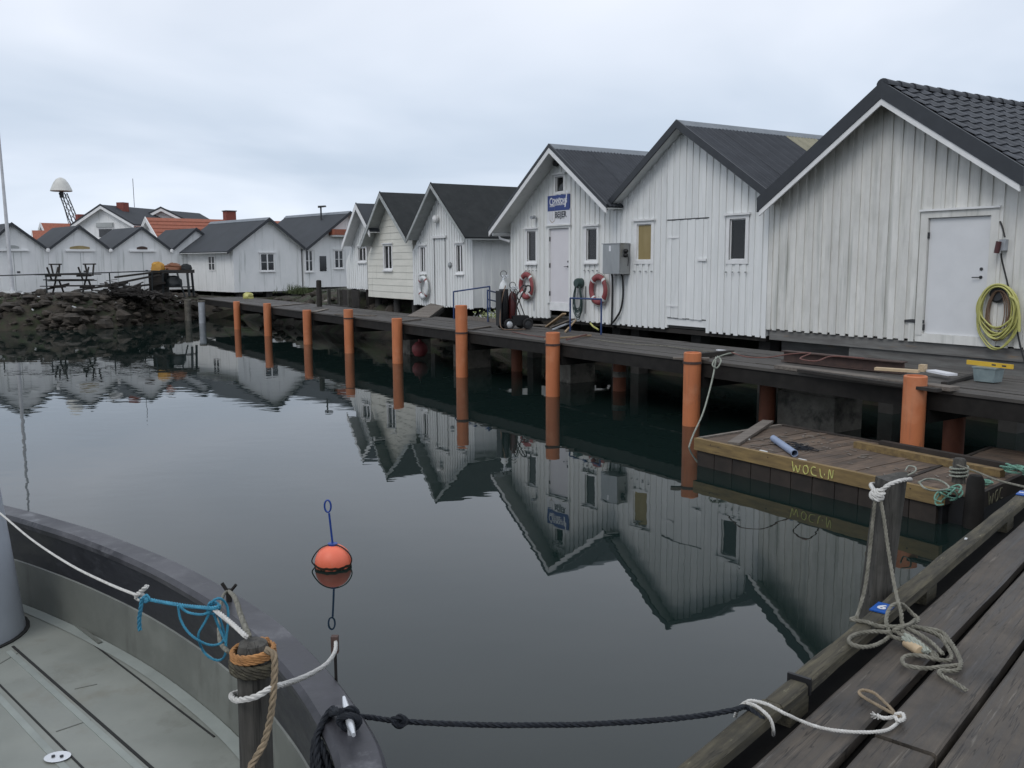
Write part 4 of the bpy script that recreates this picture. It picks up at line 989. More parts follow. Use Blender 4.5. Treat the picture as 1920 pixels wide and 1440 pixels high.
# gull on the ridge of F
gp = wq(1171, 281, 14.0); k_ = 1.43
gl_ = on_pl(1171, 284, Q(0, 20.0), QV); rzl = Q(Fh.s0 + Fh.ap[0], 14 + 6.2)
tt = None
gx = Matrix.Translation(Q(Fh.s0 + Fh.ap[0], 14 + 6.3, 1.25 + Fh.ap[1] + .05))
b = MB().lathe([(0, -.2), (.06, -.14), (.09, 0), (.06, .13), (.03, .2), (0, .22)], gx @ Vector((0, 0, .12)), 10, (.9, -.3, .25))
b.lathe([(0, -.05), (.05, 0), (0, .05)], gx @ Vector((.2, -.05, .22)), 8)
gu = thing('gull', 'small gull perched on the ridge of the workshop roof', 'gull', gx @ Vector((0, 0, 0)))
b.build('body', 'barge_grey', gu, smooth=True)
for q in (-.03, .03): MB().tube([gx @ Vector((0, q, -.005)), gx @ Vector((0, q, .08))], .008, 5).build('leg', 'ink', gu)

# fence on the bank
fr = [at(-6, 517, 41.5), at(86, 514, 41.5), at(205, 511, 42), at(285, 508, 42.5), at(331, 509, 43)]
t = thing('railing', 'thin dark pipe railing along the top of the rubble bank', 'railing', (fr[1].x, fr[1].y, 1.36))
MB().tube(fr, .03, 6).build('top_rail', 'teal_dark', t, smooth=True)
for p in fr[:4]: MB().tube([p, (p.x + rnd(-.05, .1), p.y, 1.30)], .03, 6).build('post', 'teal_dark', t)
MB().tube([fr[4], (fr[4].x + .35, fr[4].y, 1.15)], .035, 6).build('post', 'teal_dark', t)

# stacked picnic tables and planks
def plank_at(mb, p0, p1, w=.14, h=.05): mb.bar(p0, p1, w, h)
pt = [at(94, 549, 42.6), at(185, 549, 42.6)]
def picnic(z0, x0, x1, label, flip=False):
    c = at((x0 + x1) / 2, 548, 42.6); c.z = z0
    t = thing('picnic_table', label, 'table', c, 0, 'stacked picnic tables'); L_ = (x1 - x0) / FPX * 43.5 / 2
    zt = .58
    s_ = -1 if flip else 1; f = (lambda z: zt - z) if flip else (lambda z: z)
    for y in (-.3, -.15, 0, .15, .3): MB().box(c.x - L_ * .85, c.x + L_ * .85, c.y + y - .065, c.y + y + .065, z0 + f(.58) - .02, z0 + f(.58) + .02).build('tabletop_board', 'beam_dark', t)
    for y in (-.62, .62): MB().box(c.x - L_, c.x + L_, c.y + y - .12, c.y + y + .12, z0 + f(.34) - .02, z0 + f(.34) + .02).build('bench', 'beam_dark', t)
    for x in (-.6, .6):
        for sg in (-1, 1): MB().bar((c.x + x * L_, c.y + sg * .18, z0 + f(.555)), (c.x + x * L_, c.y + sg * .52, z0 + f(.0)), .06, .06).build('leg', 'beam_dark', t)
        MB().box(c.x + x * L_ - .035, c.x + x * L_ + .035, c.y - .7, c.y + .7, z0 + f(.34) - .10, z0 + f(.34) - .023).build('crosspiece', 'beam_dark', t)
picnic(1.40, 92, 182, 'dark picnic table at the bottom of the stack on the bank')
picnic(2.03, 84, 178, 'dark picnic table upside down on top of the stack', True)
for x_ in (104, 168):
    c0 = at(x_, 500, 42.6)
    bb = MB().bar((c0.x - .3, c0.y, 2.75), (c0.x + .3, c0.y, 2.75), .08, .06).bar((c0.x - .2, c0.y, 2.72), (c0.x - .12, c0.y, 2.2), .06, .06).bar((c0.x + .2, c0.y, 2.72), (c0.x + .12, c0.y, 2.2), .06, .06)
    tag(bb.build('trestle', 'beam_dark'), 'upturned dark trestle on the end of the picnic table stack ' + ('towards the flagpole' if x_ == 104 else 'towards the yellow tarpaulin'), 'trestle', 'upturned trestles')
pls = [((60, 549), (130, 532), 41.8, 1.42), ((140, 545), (240, 530), 41.9, 1.5), ((185, 538), (300, 515), 42.1, 1.7), ((170, 552), (300, 548), 41.4, 1.42), ((190, 545), (310, 530), 42.4, 1.55), ((95, 556), (190, 552), 41.0, 1.40), ((215, 520), (310, 508), 42.6, 1.9)]
for i, (a_, b_, d__, z_) in enumerate(pls):
    p0, p1 = at(*a_, d__), at(*b_, d__ + .6); p0.z = max(p0.z, 1.42); p1.z = max(p1.z, 1.42)
    tag(MB().bar(p0, p1, .24, .09).build('timber', 'beam_dark'), 'long dark timber ' + ['leaning against the picnic tables on the flagpole side', 'sloping up from the foot of the picnic tables', 'slanting up towards the yellow tarpaulin', 'lying flat along the bank edge', 'half buried in the tangled brush pile', 'lying low in front of the picnic tables', 'topmost on the brush pile, reaching the yellow tarpaulin'][i], 'timber', 'timbers in the heap')
# heap with tarpaulins by the low boathouse
def lump(name, px, py, d, w, h, dp, m, label, cat, z0=1.38, seed=0):
    c = at(px, py, d); mb = MB(); n, k = 14, 7
    for i in range(k + 1):
        ph = math.pi / 2 * i / k
        for j in range(n):
            th = 2 * math.pi * j / n; q = 1 + .45 * noise.noise(Vector((math.cos(th) * 1.9, math.sin(th) * 1.9, i * .55 + seed)))
            mb.v.append(Vector((c.x + math.cos(th) * w / 2 * (math.cos(ph) ** .45) * q, c.y + math.sin(th) * dp / 2 * (math.cos(ph) ** .45) * q, z0 + h * math.sin(ph) * (1 + .3 * noise.noise(Vector((math.cos(th) * 2, math.sin(th) * 2, seed)))))))
    for i in range(k):
        for j in range(n): mb.f.append((i * n + j, i * n + (j + 1) % n, (i + 1) * n + (j + 1) % n, (i + 1) * n + j))
    mb.f.append(tuple(range(n - 1, -1, -1)))
    return tag(mb.build(name, m, smooth=True), label, cat)
cc = at(297, 520, 43.4)
t = thing('crate', 'dark wooden crate under the yellow tarpaulin on the bank', 'crate', (cc.x, cc.y, 1.36))
for k in range(6): MB().box(cc.x - .36, cc.x + .36, cc.y - .30, cc.y - .27, 1.38 + k * .155, 1.52 + k * .155).build('slat', 'beam_dark', t)
MB().box(cc.x - .35, cc.x + .35, cc.y - .265, cc.y + .3, 1.36, 2.30).build('box', 'beam_dark', t)
lump('tarpaulin', 297, 520, 43.4, .72, .50, .6, 'tarp_yellow', 'crumpled yellow tarpaulin on a dark crate by the low boathouse', 'tarpaulin', 2.302, 3)
bn = at(334, 520, 43.4); zt_ = 2.46
t = thing('workbench', 'dark workbench on legs standing against the low turned boathouse', 'bench', (bn.x, bn.y, 1.3))
MB().box(bn.x - .72, bn.x + .68, bn.y - .35, bn.y + .35, zt_ - .16, zt_).build('top', 'beam_dark', t)
for sx in (-.6, .56):
    for sy in (-.3, .3): MB().bar((bn.x + sx, bn.y + sy, zt_ - .161), (bn.x + sx * 1.08, bn.y + sy, 1.2), .09, .09).build('leg', 'teal_dark', t)
MB().box(bn.x - .62, bn.x + .58, bn.y - .3, bn.y + .3, 1.62, 1.66).build('shelf', 'beam_dark', t)
lump('tarpaulin', 326, 520, 43.4, .82, .30, .6, 'tarp_brown', 'folded rust-brown tarpaulin lying on the workbench', 'tarpaulin', zt_ + .002, 8)
lump('covered_heap', 350, 520, 43.5, .5, .26, .5, 'roof_felt', 'grey covered bundle on the workbench end by the boathouse wall', 'bundle', zt_ + .002, 21)
lump('gear_bag', 325, 520, 43.4, .8, .5, .5, 'teal_dark', 'dark gear bag on the workbench shelf', 'bag', 1.662, 14)
br = MB()
for i in range(260):
    p = at(rnd(195, 305), 545, rnd(40.6, 42.2)); p.z = 1.3 + abs(random.gauss(0, .32)) * max(.15, 1 - abs((p.x + 17.9) / 1.5))
    a_ = Vector((rnd(-1, 1), rnd(-.5, .5), rnd(-.12, .14))).normalized() * rnd(.2, .7)
    br.bar(p - a_ * .8, p + a_ * .8, rnd(.03, .12), rnd(.02, .07))
tag(br.build('brush_pile', 'beam_dark', kind='stuff'), 'dark tangled pile of branches and scrap wood on top of the bank', 'brush pile')
lump('yellow_float', 465, 553, 42.4, .5, .28, .35, 'hose_yellow', 'small yellow float lying under the low boathouse', 'float', 1.105, 5)

# ================================================================== ON AND UNDER THE QUAY
pl_ = ['beside the low turned boathouse', 'second from the grey pipes', 'third from the grey pipes', 'with a thin plank nailed across it', 'in front of the cream boathouse',
       'that stands taller than all the others beside the gas trolley', 'in front of the workshop door with splintered boards round its head', 'with the green rope tied beside it', 'rising behind the moored raft with a pale board on its head']
for i, ((px, py, zt), s_) in enumerate(zip(PILES, PS)):
    r_ = .145 if i else .135
    b = MB().lathe([(r_, -2.5), (r_, zt - .012), (r_ - .012, zt), (r_ - .035, zt), (r_ - .04, zt - .10), (0, zt - .10)], Q(s_, DV0 - r_ - .006), 24)
    pile = thing('orange_pile', 'orange painted pile ' + pl_[i], 'pile', Q(s_, DV0 - r_ - .006, -2.5), 0, 'orange piles along the quay edge')
    b.build('shaft', 'orange', pile, smooth=True)
    rg = MB(); cz = DZ - .03
    for k in range(25):
        t = 2 * math.pi * k / 24
        for (q, z) in ((r_ + .003, cz - .02), (r_ + .014, cz - .02), (r_ + .014, cz + .02), (r_ + .003, cz + .02)):
            rg.v.append(Q(s_, DV0 - r_ - .006) + Vector((math.cos(t) * q, math.sin(t) * q, z)))
        if k:
            o = len(rg.v) - 8; rg.f += [(o + m_, o + (m_ + 1) % 4, o + 4 + (m_ + 1) % 4, o + 4 + m_) for m_ in range(4)]
    if i in (3, 5, 6, 7): rg.build('collar', 'rust', pile, smooth=True)
bl = ['under the deck behind the gas trolley', 'with a worn pale patch under the deck of the workshop', 'between two orange piles behind the raft', 'in the dark under the deck behind the raft']
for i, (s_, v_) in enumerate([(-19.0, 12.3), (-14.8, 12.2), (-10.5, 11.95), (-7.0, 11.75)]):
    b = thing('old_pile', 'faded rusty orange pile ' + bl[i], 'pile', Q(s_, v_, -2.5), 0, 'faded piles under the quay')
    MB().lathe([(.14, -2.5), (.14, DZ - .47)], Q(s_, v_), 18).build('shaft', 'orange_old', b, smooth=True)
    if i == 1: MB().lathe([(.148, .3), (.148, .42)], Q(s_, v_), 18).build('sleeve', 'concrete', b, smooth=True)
for i, (s_, v_) in enumerate([(-42.9, 10.35), (-45.0, 10.2)]):
    p = thing('pipe_pile', ['pale grey plastic pipe pile at the far end of the quay', 'dull grey pipe pile standing against the rubble bank'][i], 'pile', Q(s_, v_, -2.5), 0, 'grey pipe piles')
    MB().lathe([(.15, -2.5), (.15, 1.04)], Q(s_, v_), 16).build('shaft', ['pvc_grey', 'concrete'][i], p, smooth=True)
    MB().lathe([(.17, .98), (.17, 1.045), (0, 1.045)], Q(s_, v_), 16).build('cap', 'concrete', p, smooth=True)
for i, (s_, v_, w_, h_, lab) in enumerate([(-20.5, 11.5, .75, .68, 'round-edged concrete block under the quay beside the tall orange pile'), (-9.7, 11.95, 1.15, .66, 'wide stained concrete block under the quay behind the raft'),
                                    (-24.6, 11.9, .6, .6, 'small concrete block in the dark near the red ball float'), (-16.6, 12.0, .6, .55, 'concrete block under the quay below the workshop steps')]):
    b = MB(); qbox(b, s_ - w_ / 2, s_ + w_ / 2, v_, v_ + .7, -1.5, h_ - .1); qbox(b, s_ - w_ / 2 + .05, s_ + w_ / 2 - .05, v_ + .05, v_ + .65, h_ - .1, h_ - .02)
    tag(b.build('concrete_block', 'concrete'), lab, 'concrete block', 'concrete blocks under the quay')
# red ball float below the deck
rs, rv = -22.95, 11.55
t = thing('ball_float', 'faded red ball float hanging under the quay deck', 'float', Q(rs, rv, .05))
MB().lathe([(.0, 0), (.15, .05), (.23, .18), (.22, .32), (.13, .43), (.05, .46), (.04, .54), (0, .54)], Q(rs, rv, .05), 16).build('ball', 'ring_red', t, smooth=True)
MB().tube([Q(rs, rv, .58), Q(rs - .02, rv, .85)], .012, 5).build('cord', 'rope_pale', t)

# ---- boards lying across the pile heads and along the deck
def board(px0, px1, z, m, lab, w=.12, h=.03, grp=None, cat='board', name='board_offcut', z1=None, lift=.0):
    a_ = on_z(*px0, z); b_ = on_z(*px1, z1 or z)
    o = tag(MB().bar(a_ + Vector((0, 0, h / 2 + lift)), b_ + Vector((0, 0, h / 2 + lift)), w, h).build(name, m), lab, cat, grp); return o
zt = DZ + .008
GB = 'boards lying on the quay deck'
board((628, 590), (705, 593), zt, 'board_grey', 'thin pale plank poking out past the fourth pile', .08, .03, GB)
board((510, 575), (575, 569), zt, 'board_grey', 'short flat board by the orange pile near the low boathouse', .22, .025, GB)
board((590, 585), (612, 580), zt, 'board_grey', 'bleached offcut beside the third orange pile', .2, .025, GB)
board((752, 604), (788, 600), zt, 'board_grey', 'dark stick lying beside the pile in front of the cream boathouse', .09, .04, GB)
board((880, 619), (918, 613), zt, 'board_grey', 'weathered batten beside the tall orange pile', .1, .03, GB)
board((1022, 637), (1108, 630), zt, 'board_pale', 'splintered reddish board at the pile before the workshop', .05, .03, GB)
board((1062, 641), (1100, 631), zt, 'cord_red', 'thin orange lath crossing the splintered board', .03, .025, GB, lift=.032)
board((1262, 673), (1330, 674), zt, 'board_grey', 'flat grey board under the green rope knot', .14, .03, GB)
board((1310, 671), (1372, 665), zt, 'beam_dark', 'short dark beam beside the green rope knot', .12, .08, GB)
board((1345, 657), (1372, 660), zt, 'sign_white', 'bright white scrap of board on the deck', .07, .02, GB)
board((1460, 690), (1790, 733), zt, 'board_grey', 'long grey plank stacked at the deck edge behind the raft', .20, .05, GB)
board((1500, 697), (1760, 735), zt, 'beam_dark', 'second long dark plank lying under the grey one', .12, .04, GB, lift=-.0)
board((1745, 704), (1785, 712), zt, 'sign_white', 'pale painted board end on the plank stack', .16, .03, GB, lift=.055)
board((1640, 716), (1722, 722), zt, 'board_new', 'fresh pine board resting across the head of the last orange pile', .11, .035, GB, lift=.165)
board((1724, 703), (1735, 704), zt, 'board_new', 'small square pine block on the plank stack', .1, .10, GB, lift=.055)
board((1770, 722), (1830, 705), zt, 'beam_dark', 'dark lath leaning off the plank stack', .08, .04, GB, lift=.0)
# rusty steel beam
a_, b_ = on_z(1470, 676, DZ + .02), on_z(1695, 700, DZ + .02)
t = thing('steel_beam', 'long rusty steel beam lying on the quay near the boathouse with the tiled roof', 'steel beam', a_.lerp(b_, .5))
for nm, w_, h_, zc in (('bottom_flange', .16, .016, .0), ('top_flange', .16, .016, .16), ('web', .02, .142, .08)):
    MB().bar(a_ + Vector((0, 0, zc)), b_ + Vector((0, 0, zc)), w_, h_).build(nm, 'rust', t)
# ropes and cords on the deck
def lying(name, pts, z, r, m, lab, cat='cord', twist=False, grp=None):
    P_ = [on_z(x, y, z + r) for x, y in pts]
    b = rope_mb(P_, r) if twist else MB().tube(smooth_path(P_, 6), r, 6)
    return tag(b.build(name, m, smooth=True), lab, cat, grp)
lying('cord', [(1112, 636), (1180, 645), (1240, 648), (1300, 656), (1345, 660)], zt, .009, 'rope_grey', 'pale cord running along the deck from the workshop to the rope knot')
lying('cord', [(1372, 661), (1400, 669), (1440, 670), (1480, 664), (1520, 662), (1500, 672), (1530, 677), (1560, 668), (1620, 672)], zt + .2, .010, 'cord_red', 'faded red cord looped over the rusty steel beam')
lying('cord', [(960, 622), (985, 627), (1010, 631), (1035, 634)], zt, .010, 'cord_red', 'dull red cable trailing from the gas trolley')

# green mooring rope from deck to raft
k0 = on_z(1338, 672, DZ + .03); k1 = at(1296, 822, 13.2)
t = thing('mooring_rope', 'pale green rope tying the raft to the quay deck', 'rope', k0)
mid = [k0 + Vector((.04, 0, .02)), at(1340, 690, 14.3), at(1331, 730, 14.0), at(1318, 775, 13.6), at(1300, 815, 13.25), at(1292, 838, 13.1), at(1290, 852, 13.1)]
rope_mb(mid, .014).build('line', 'rope_pale', t, smooth=True)
rope_mb([at(1345, 668, 14.5), at(1352, 676, 14.35), at(1344, 690, 14.25), at(1336, 684, 14.25), at(1343, 672, 14.4), at(1362, 664, 14.6), at(1378, 661, 14.7)], .013).build('knot', 'rope_pale', t, smooth=True)
rope_mb([at(1288, 850, 13.12), at(1296, 857, 13.0), at(1308, 861, 12.95), at(1306, 852, 12.96), at(1293, 846, 13.05), at(1288, 853, 13.1), at(1300, 864, 12.93), at(1310, 864, 12.95)], .013).build('lashing', 'rope_green', t, smooth=True)

# ---- moored raft
RZ = .36
fA, fB, fC = Q(-8.72, 8.5), Q(-5.22, 8.62), Q(-9.0, 10.35)
rx_ = (fB - fA).normalized(); ry_ = Vector((-rx_.y, rx_.x, 0)); RROT = math.atan2(rx_.y, rx_.x); RL = (fB - fA).length; RWd = 1.82
raft = thing('raft', 'low wooden work raft with yellow lettering on its front beam moored against the quay', 'raft', (fA.x, fA.y, 0), RROT)
rp_ = lambda mb, n, m, p=None, **k: mb.build(n, m, p or raft, world=False, **k)
n_ = 26
for i in range(n_):
    a0, a1 = .06 + (RL - .12) * i / n_, .06 + (RL - .12) * (i + 1) / n_
    rp_(MB().box(a0 + .003, a1 - .004, .07 + rnd(-.004, .004), RWd - .07, RZ - .045, RZ + rnd(-.005, .004)), 'plank', 'raft_plank')
fb = rp_(MB().box(0, RL, 0, .065, RZ - .145, RZ + .015), 'front_beam', 'raft_beam')
rp_(MB().box(0, RL, RWd - .065, RWd, RZ - .145, RZ + .015), 'back_beam', 'raft_dark')
rp_(MB().box(0.002, .062, .066, RWd - .066, RZ - .145, RZ + .02), 'end_beam', 'board_grey')
rp_(MB().box(RL - .062, RL - .002, .066, RWd - .066, RZ - .145, RZ + .0), 'end_beam', 'raft_dark')
for i in range(11):
    a0 = .04 + (RL - .1) * i / 11; rp_(MB().box(a0, a0 + (RL - .1) / 11 - .012, .03, .075, -.35, RZ - .148), 'skirt_board', 'raft_dark')
rp_(MB().box(.03, RL - .03, .08, RWd - .05, -.4, RZ - .05), 'float_core', 'black')
for i in range(4): rp_(MB().lathe([(.008, 0), (.008, .004)], (.3 + i * .95, -.001, RZ - .03), 8, (0, -1, 0)), 'bolt', 'rust', fb)
# yellow paint strokes: W O C L . N
tx = MB(); sc_ = .105
def rpl(x, z): return Vector((x, -.004, z))
letters = [([(0, 1), (.28, 0), (.5, .62), (.85, .0), (1.1, .75)], 0), ([(.5, .9), (.1, .75), (0, .3), (.3, 0), (.65, .25), (.6, .7), (.3, .85)], 1.55), ([(.6, .85), (.2, .85), (0, .5), (.2, .1), (.75, .05)], 2.6),
           ([(0, .85), (.15, .2), (.4, .0)], 3.75), ([(.0, .45), (.06, .3)], 4.35), ([(0, 0), (.1, .95), (.45, .15), (.6, .95)], 4.9)]
fx = 1.62
for st_, off in letters:
    stroke(tx, [(fx + (x + off) * sc_ * 1.0, RZ - .132 + z * sc_ * 1.15) for x, z in st_], rpl, .012)
rp_(tx, 'lettering', 'chalk_yellow', fb, kind='stuff')
# things on the raft (each its own)
def on_raft(x, y, z=0): return MW[raft.name] @ Vector((x, y, RZ + z))
def rpx(px, py, z=0):
    p = on_z(px, py, RZ + z); return p
a_, b_ = rpx(1450, 822, .045), rpx(1490, 850, .045)
t = thing('pipe', 'pale blue-grey plastic pipe lying on the raft planks', 'pipe', (a_ + b_) / 2)
dd = (b_ - a_).normalized(); pp = MB()
for rr, rev in ((.045, 0), (.037, 1)): pp.tube([a_, b_], rr, 16, cap=False)
o = len(pp.v)
for e0 in (0, 16):
    for k in range(16): pp.f.append((e0 + k, e0 + (k + 1) % 16, 32 + e0 + (k + 1) % 16, 32 + e0 + k))
pp.build('tube', 'pvc_blue', t, smooth=True)
a_, b_ = rpx(1375, 832, .02), rpx(1440, 790, .05)
tag(MB().bar(a_, b_, .16, .035).build('plank_loose', 'board_grey'), 'loose grey plank lying slantwise across the raft corner', 'plank')
a_, b_ = rpx(1605, 833, .04), rpx(1880, 888, .04)
tag(MB().bar(a_, b_, .10, .08).build('timber', 'raft_beam'), 'long brown timber lying along the back edge of the raft', 'timber')
a_, b_ = rpx(1640, 832, .03), rpx(1920, 884, .03)
tag(MB().bar(a_ + ry_ * .13, b_ + ry_ * .13, .09, .06).build('timber', 'raft_dark'), 'dark wet timber lying behind the brown one on the raft', 'timber')
db = MB()
for i in range(110):
    x = rnd(.4, 3.2) if i % 3 else random.gauss(1.15, .2); y = rnd(.2, 1.6) if i % 3 else random.gauss(.75, .18)
    p = on_raft(x, min(max(y, .15), 1.65), .008); a_ = Vector((rnd(-1, 1), rnd(-1, 1), 0)).normalized() * rnd(.015, .05); db.bar(p - a_, p + a_, rnd(.008, .025), .008)
tag(db.build('debris', 'board_grey', kind='stuff'), 'scattered chips, twigs and splinters on the raft planks', 'debris')
nt_ = MB()
for i in range(16):
    c = on_raft(1.2 + random.gauss(0, .12), .62 + random.gauss(0, .1), .012)
    nt_.tube(smooth_path([c + Vector((rnd(-.12, .12), rnd(-.12, .12), rnd(0, .02))) for _ in range(5)], 4), .005, 4)
tag(nt_.build('rope_scrap', 'rope_navy'), 'tangle of thin dark blue rope on the raft', 'rope')
lt_ = MB()
for (px, py) in ((1432, 846), (1505, 862), (1400, 823)):
    p = rpx(px, py, .012); lt_.bar(p - rx_ * .06, p + rx_ * .05, .03, .012)
tag(lt_.build('litter', 'litter_white', kind='stuff'), 'small pale wood scraps on the raft edge', 'scraps')

# ---- raft posts, second raft, green ropes at the right
p0 = rpx(1797, 905, 0)
t = thing('mooring_post', 'stubby dark post at the raft end wound with pale rope', 'post', (p0.x, p0.y, -.6))
MB().lathe([(.075, -.6), (.07, .2), (.065, zat(1797, 862, p0)), (.05, zat(1797, 859, p0)), (0, zat(1797, 858, p0))], (p0.x, p0.y, 0), 12).build('shaft', 'post_wood', t, smooth=True)
hz0, hz1 = .42, zat(1797, 872, p0)
tt = thing('wound_rope', 'pale rope wound round the stubby raft post and running to the pier', 'rope', (p0.x, p0.y, .42))
pts = [p0 + Vector((math.cos(k * .8) * .088, math.sin(k * .8) * .088, hz0 - RZ + (hz1 - hz0) * k / 26 - 0)) for k in range(27)]
rope_mb([Vector((q.x, q.y, q.z)) for q in pts], .011).build('turns', 'rope_pale', tt, smooth=True)
ln = [pts[-1], at(1830, 884, p0.y - .6), at(1870, 900, p0.y - 1.6), at(1930, 915, p0.y - 2.6)]
rope_mb(ln, .010).build('line', 'rope_grey', tt, smooth=True)
p1 = rpx(1828, 925, 0)
t = thing('mooring_post', 'thick black wet post between the two rafts', 'post', (p1.x, p1.y, -.8))
MB().lathe([(.10, -.8), (.10, .1), (.085, .50), (.06, .55), (0, .56)], (p1.x, p1.y, 0), 10).build('shaft', 'wet_black', t, smooth=True)
# second raft
s2 = [on_z(1838, 928, RZ), on_z(1935, 884, RZ)]
x2 = (s2[1] - s2[0]).normalized(); y2 = Vector((-x2.y, x2.x, 0)); r2 = math.atan2(x2.y, x2.x); L2 = 2.6
if y2.dot(Vector((1, 0, 0))) > 0: pass
raft2 = thing('raft', 'second dark raft with faint lettering on its end beam beside the pier', 'raft', (s2[0].x, s2[0].y, 0), r2)
q_ = lambda mb, n, m, p=None, **k: mb.build(n, m, p or raft2, world=False, **k)
D2 = .85
for i in range(14): q_(MB().box(i * L2 / 14 + .003, (i + 1) * L2 / 14 - .004, .05, D2 - .05, RZ - .05, RZ + rnd(-.004, .004)), 'plank', 'raft_plank')
f2 = q_(MB().box(0, L2, 0, .048, RZ - .16, RZ + .01), 'end_beam', 'raft_dark')
q_(MB().box(0, L2, D2 - .048, D2, RZ - .16, RZ + .01), 'end_beam', 'raft_dark')
q_(MB().box(.02, L2 - .02, .055, D2 - .055, -.4, RZ - .055), 'float_core', 'black')
tx = MB()
for st_, off in letters[:3]: stroke(tx, [(.22 + (x + off) * .12, RZ - .15 + z * .14) for x, z in st_], lambda x, z: Vector((x, -.003, z)), .010)
q_(tx, 'lettering', 'chalk_faint', f2, kind='stuff')
# tangles of green line
def tangle(px, py, d, w, h, n, m, lab, r=.009, z=None):
    c = at(px, py, d)
    b = MB(); seed = rnd(0, 99)
    for k in range(n):
        ph = rnd(0, 6.28); a0 = rnd(.35, 1); b0 = rnd(.25, 1); tl_ = rnd(-.5, .5)
        pts = [c + Vector((math.cos(t + ph) * w * a0, math.sin(t + ph) * w * .6 * b0 + rnd(-.01, .01), (math.sin(t * 1.0 + tl_) * h * b0))) for t in [i * .62 for i in range(9)]]
        rope_mb(pts, r, 5, mb=b)
    return tag(b.build('rope_tangle', m, smooth=True), lab, 'rope', 'green rope tangles')
tangle(1778, 928, 8.72, .16, .10, 5, 'rope_green', 'tangle of green rope hanging over the raft corner', .009)
tangle(1840, 905, 9.3, .16, .03, 5, 'rope_green', 'flat coil of green rope on the second raft', .008)
tangle(1905, 880, 9.6, .18, .06, 6, 'rope_green', 'green rope heap on the far edge of the second raft', .009)
ropeA = [at(1702, 900, 6.0), at(1730, 906, 7.6), at(1752, 915, 8.3), at(1775, 925, 8.6), at(1770, 903, 8.7), at(1740, 898, 8.8), at(1722, 907, 8.5), at(1745, 920, 8.5), at(1775, 920, 8.6)]
tag(rope_mb([at(1722, 905, 8.6), at(1740, 898, 8.9), at(1765, 902, 8.9), at(1780, 915, 8.75), at(1755, 920, 8.55), at(1735, 916, 8.5), at(1724, 905, 8.6)], .010).build('rope_loop', 'rope_pale', smooth=True), 'pale loop of rope lying on the raft corner beside the post', 'rope')
tag(rope_mb([at(1700, 892, 9.2), at(1716, 884, 9.3), at(1716, 876, 9.5), at(1704, 874, 9.6), at(1698, 882, 9.4)], .009).build('rope_loop', 'rope_pale', smooth=True), 'small ring of pale rope on the raft behind the square post', 'rope')

# ================================================================== ON THE BOATHOUSE WALLS
WF = 14.0 - .030                           # front of the battens
def wpt(px, py, off=0.0):                  # world point on the wall face, off metres in front of it
    p = wq(px, py, WF - off); return Q(p[0], WF - off, p[1])
def wbox(mb, a, b, off0, off1):            # box between two pixels on the wall, off0..off1 in front
    p, q = wq(*a, WF), wq(*b, WF)
    return qbox(mb, min(p[0], q[0]), max(p[0], q[0]), WF - off1, WF - off0, min(p[1], q[1]), max(p[1], q[1]))
def wtext(mb, s, a, size, off, bold=0, squash=1.0, slant=0.0):
    p = wq(*a, WF)
    return text_mesh(mb, s, lambda x, y: Q(p[0] + x + slant * y, WF - off, p[1] + y), size, bold=bold, squash=squash)
# signs
t = thing('sign_board', 'blue sign board with white lettering and a hammer above the workshop door', 'sign', wpt(1048, 394))
wbox(MB(), (1028, 368), (1069, 393), .002, .022).build('panel', 'sign_blue', t)
m_ = MB(); wtext(m_, 'C', (1031.5, 385.5), .28, .0245, .006, .72)
wtext(m_, 'ONNY', (1037, 381.5), .16, .0245, .006, .8); wtext(m_, 'ÖQVIS', (1047.5, 381), .16, .0245, .006, .85)
m_.build('lettering', 'sign_white', t)
m_ = MB(); qp = wq(1061, 385, WF)
def sp(x, y): return Q(qp[0] + x, WF - .025, qp[1] + y)
m_.add([sp(-.03, -.04), sp(.02, -.04), sp(.09, .30), sp(.05, .31)], [(0, 1, 2, 3)]).add([sp(.02, .33), sp(.03, .39), sp(.13, .36), sp(.17, .29), sp(.13, .30), sp(.09, .30)], [(0, 5, 4, 3, 2, 1)])
m_.build('hammer_emblem', 'sign_white', t)
m_ = MB(); wtext(m_, 'BYGGNADS AB', (1037, 386), .075, .0245, .002, 1.15); wtext(m_, 'SNICKERI', (1032, 388.6), .055, .0245, .001); m_.build('small_lettering', 'white_trim', t)
t = thing('sign_board', 'white sign board with black lettering under the blue sign', 'sign', wpt(1048, 420))
wbox(MB(), (1027, 394), (1070, 419), .002, .016).build('panel', 'sign_white', t)
m_ = MB(); wtext(m_, 'BEIJER', (1041.5, 408), .21, .0185, .008, .92); m_.build('lettering', 'ink', t)
m_ = MB(); wtext(m_, 'BYGGMATERIAL', (1041.5, 411), .05, .0185, .001, 1.2); m_.build('small_lettering', 'barge_grey', t)
m_ = MB(); qp = wq(1032, 413, WF)
for a_, b_ in (((0, .0), (0, .28)), ((0, .28), (.12, .36)), ((.12, .36), (.22, .30)), ((.22, .30), (.22, -.02)), ((0, 0), (.1, -.07)), ((.1, -.07), (.22, -.02)), ((.11, .26), (.11, .0))):
    m_.bar(Q(qp[0] + a_[0], WF - .017, qp[1] + a_[1]), Q(qp[0] + b_[0], WF - .017, qp[1] + b_[1]), .004, .02)
m_.build('house_emblem', 'ink_tan', t)
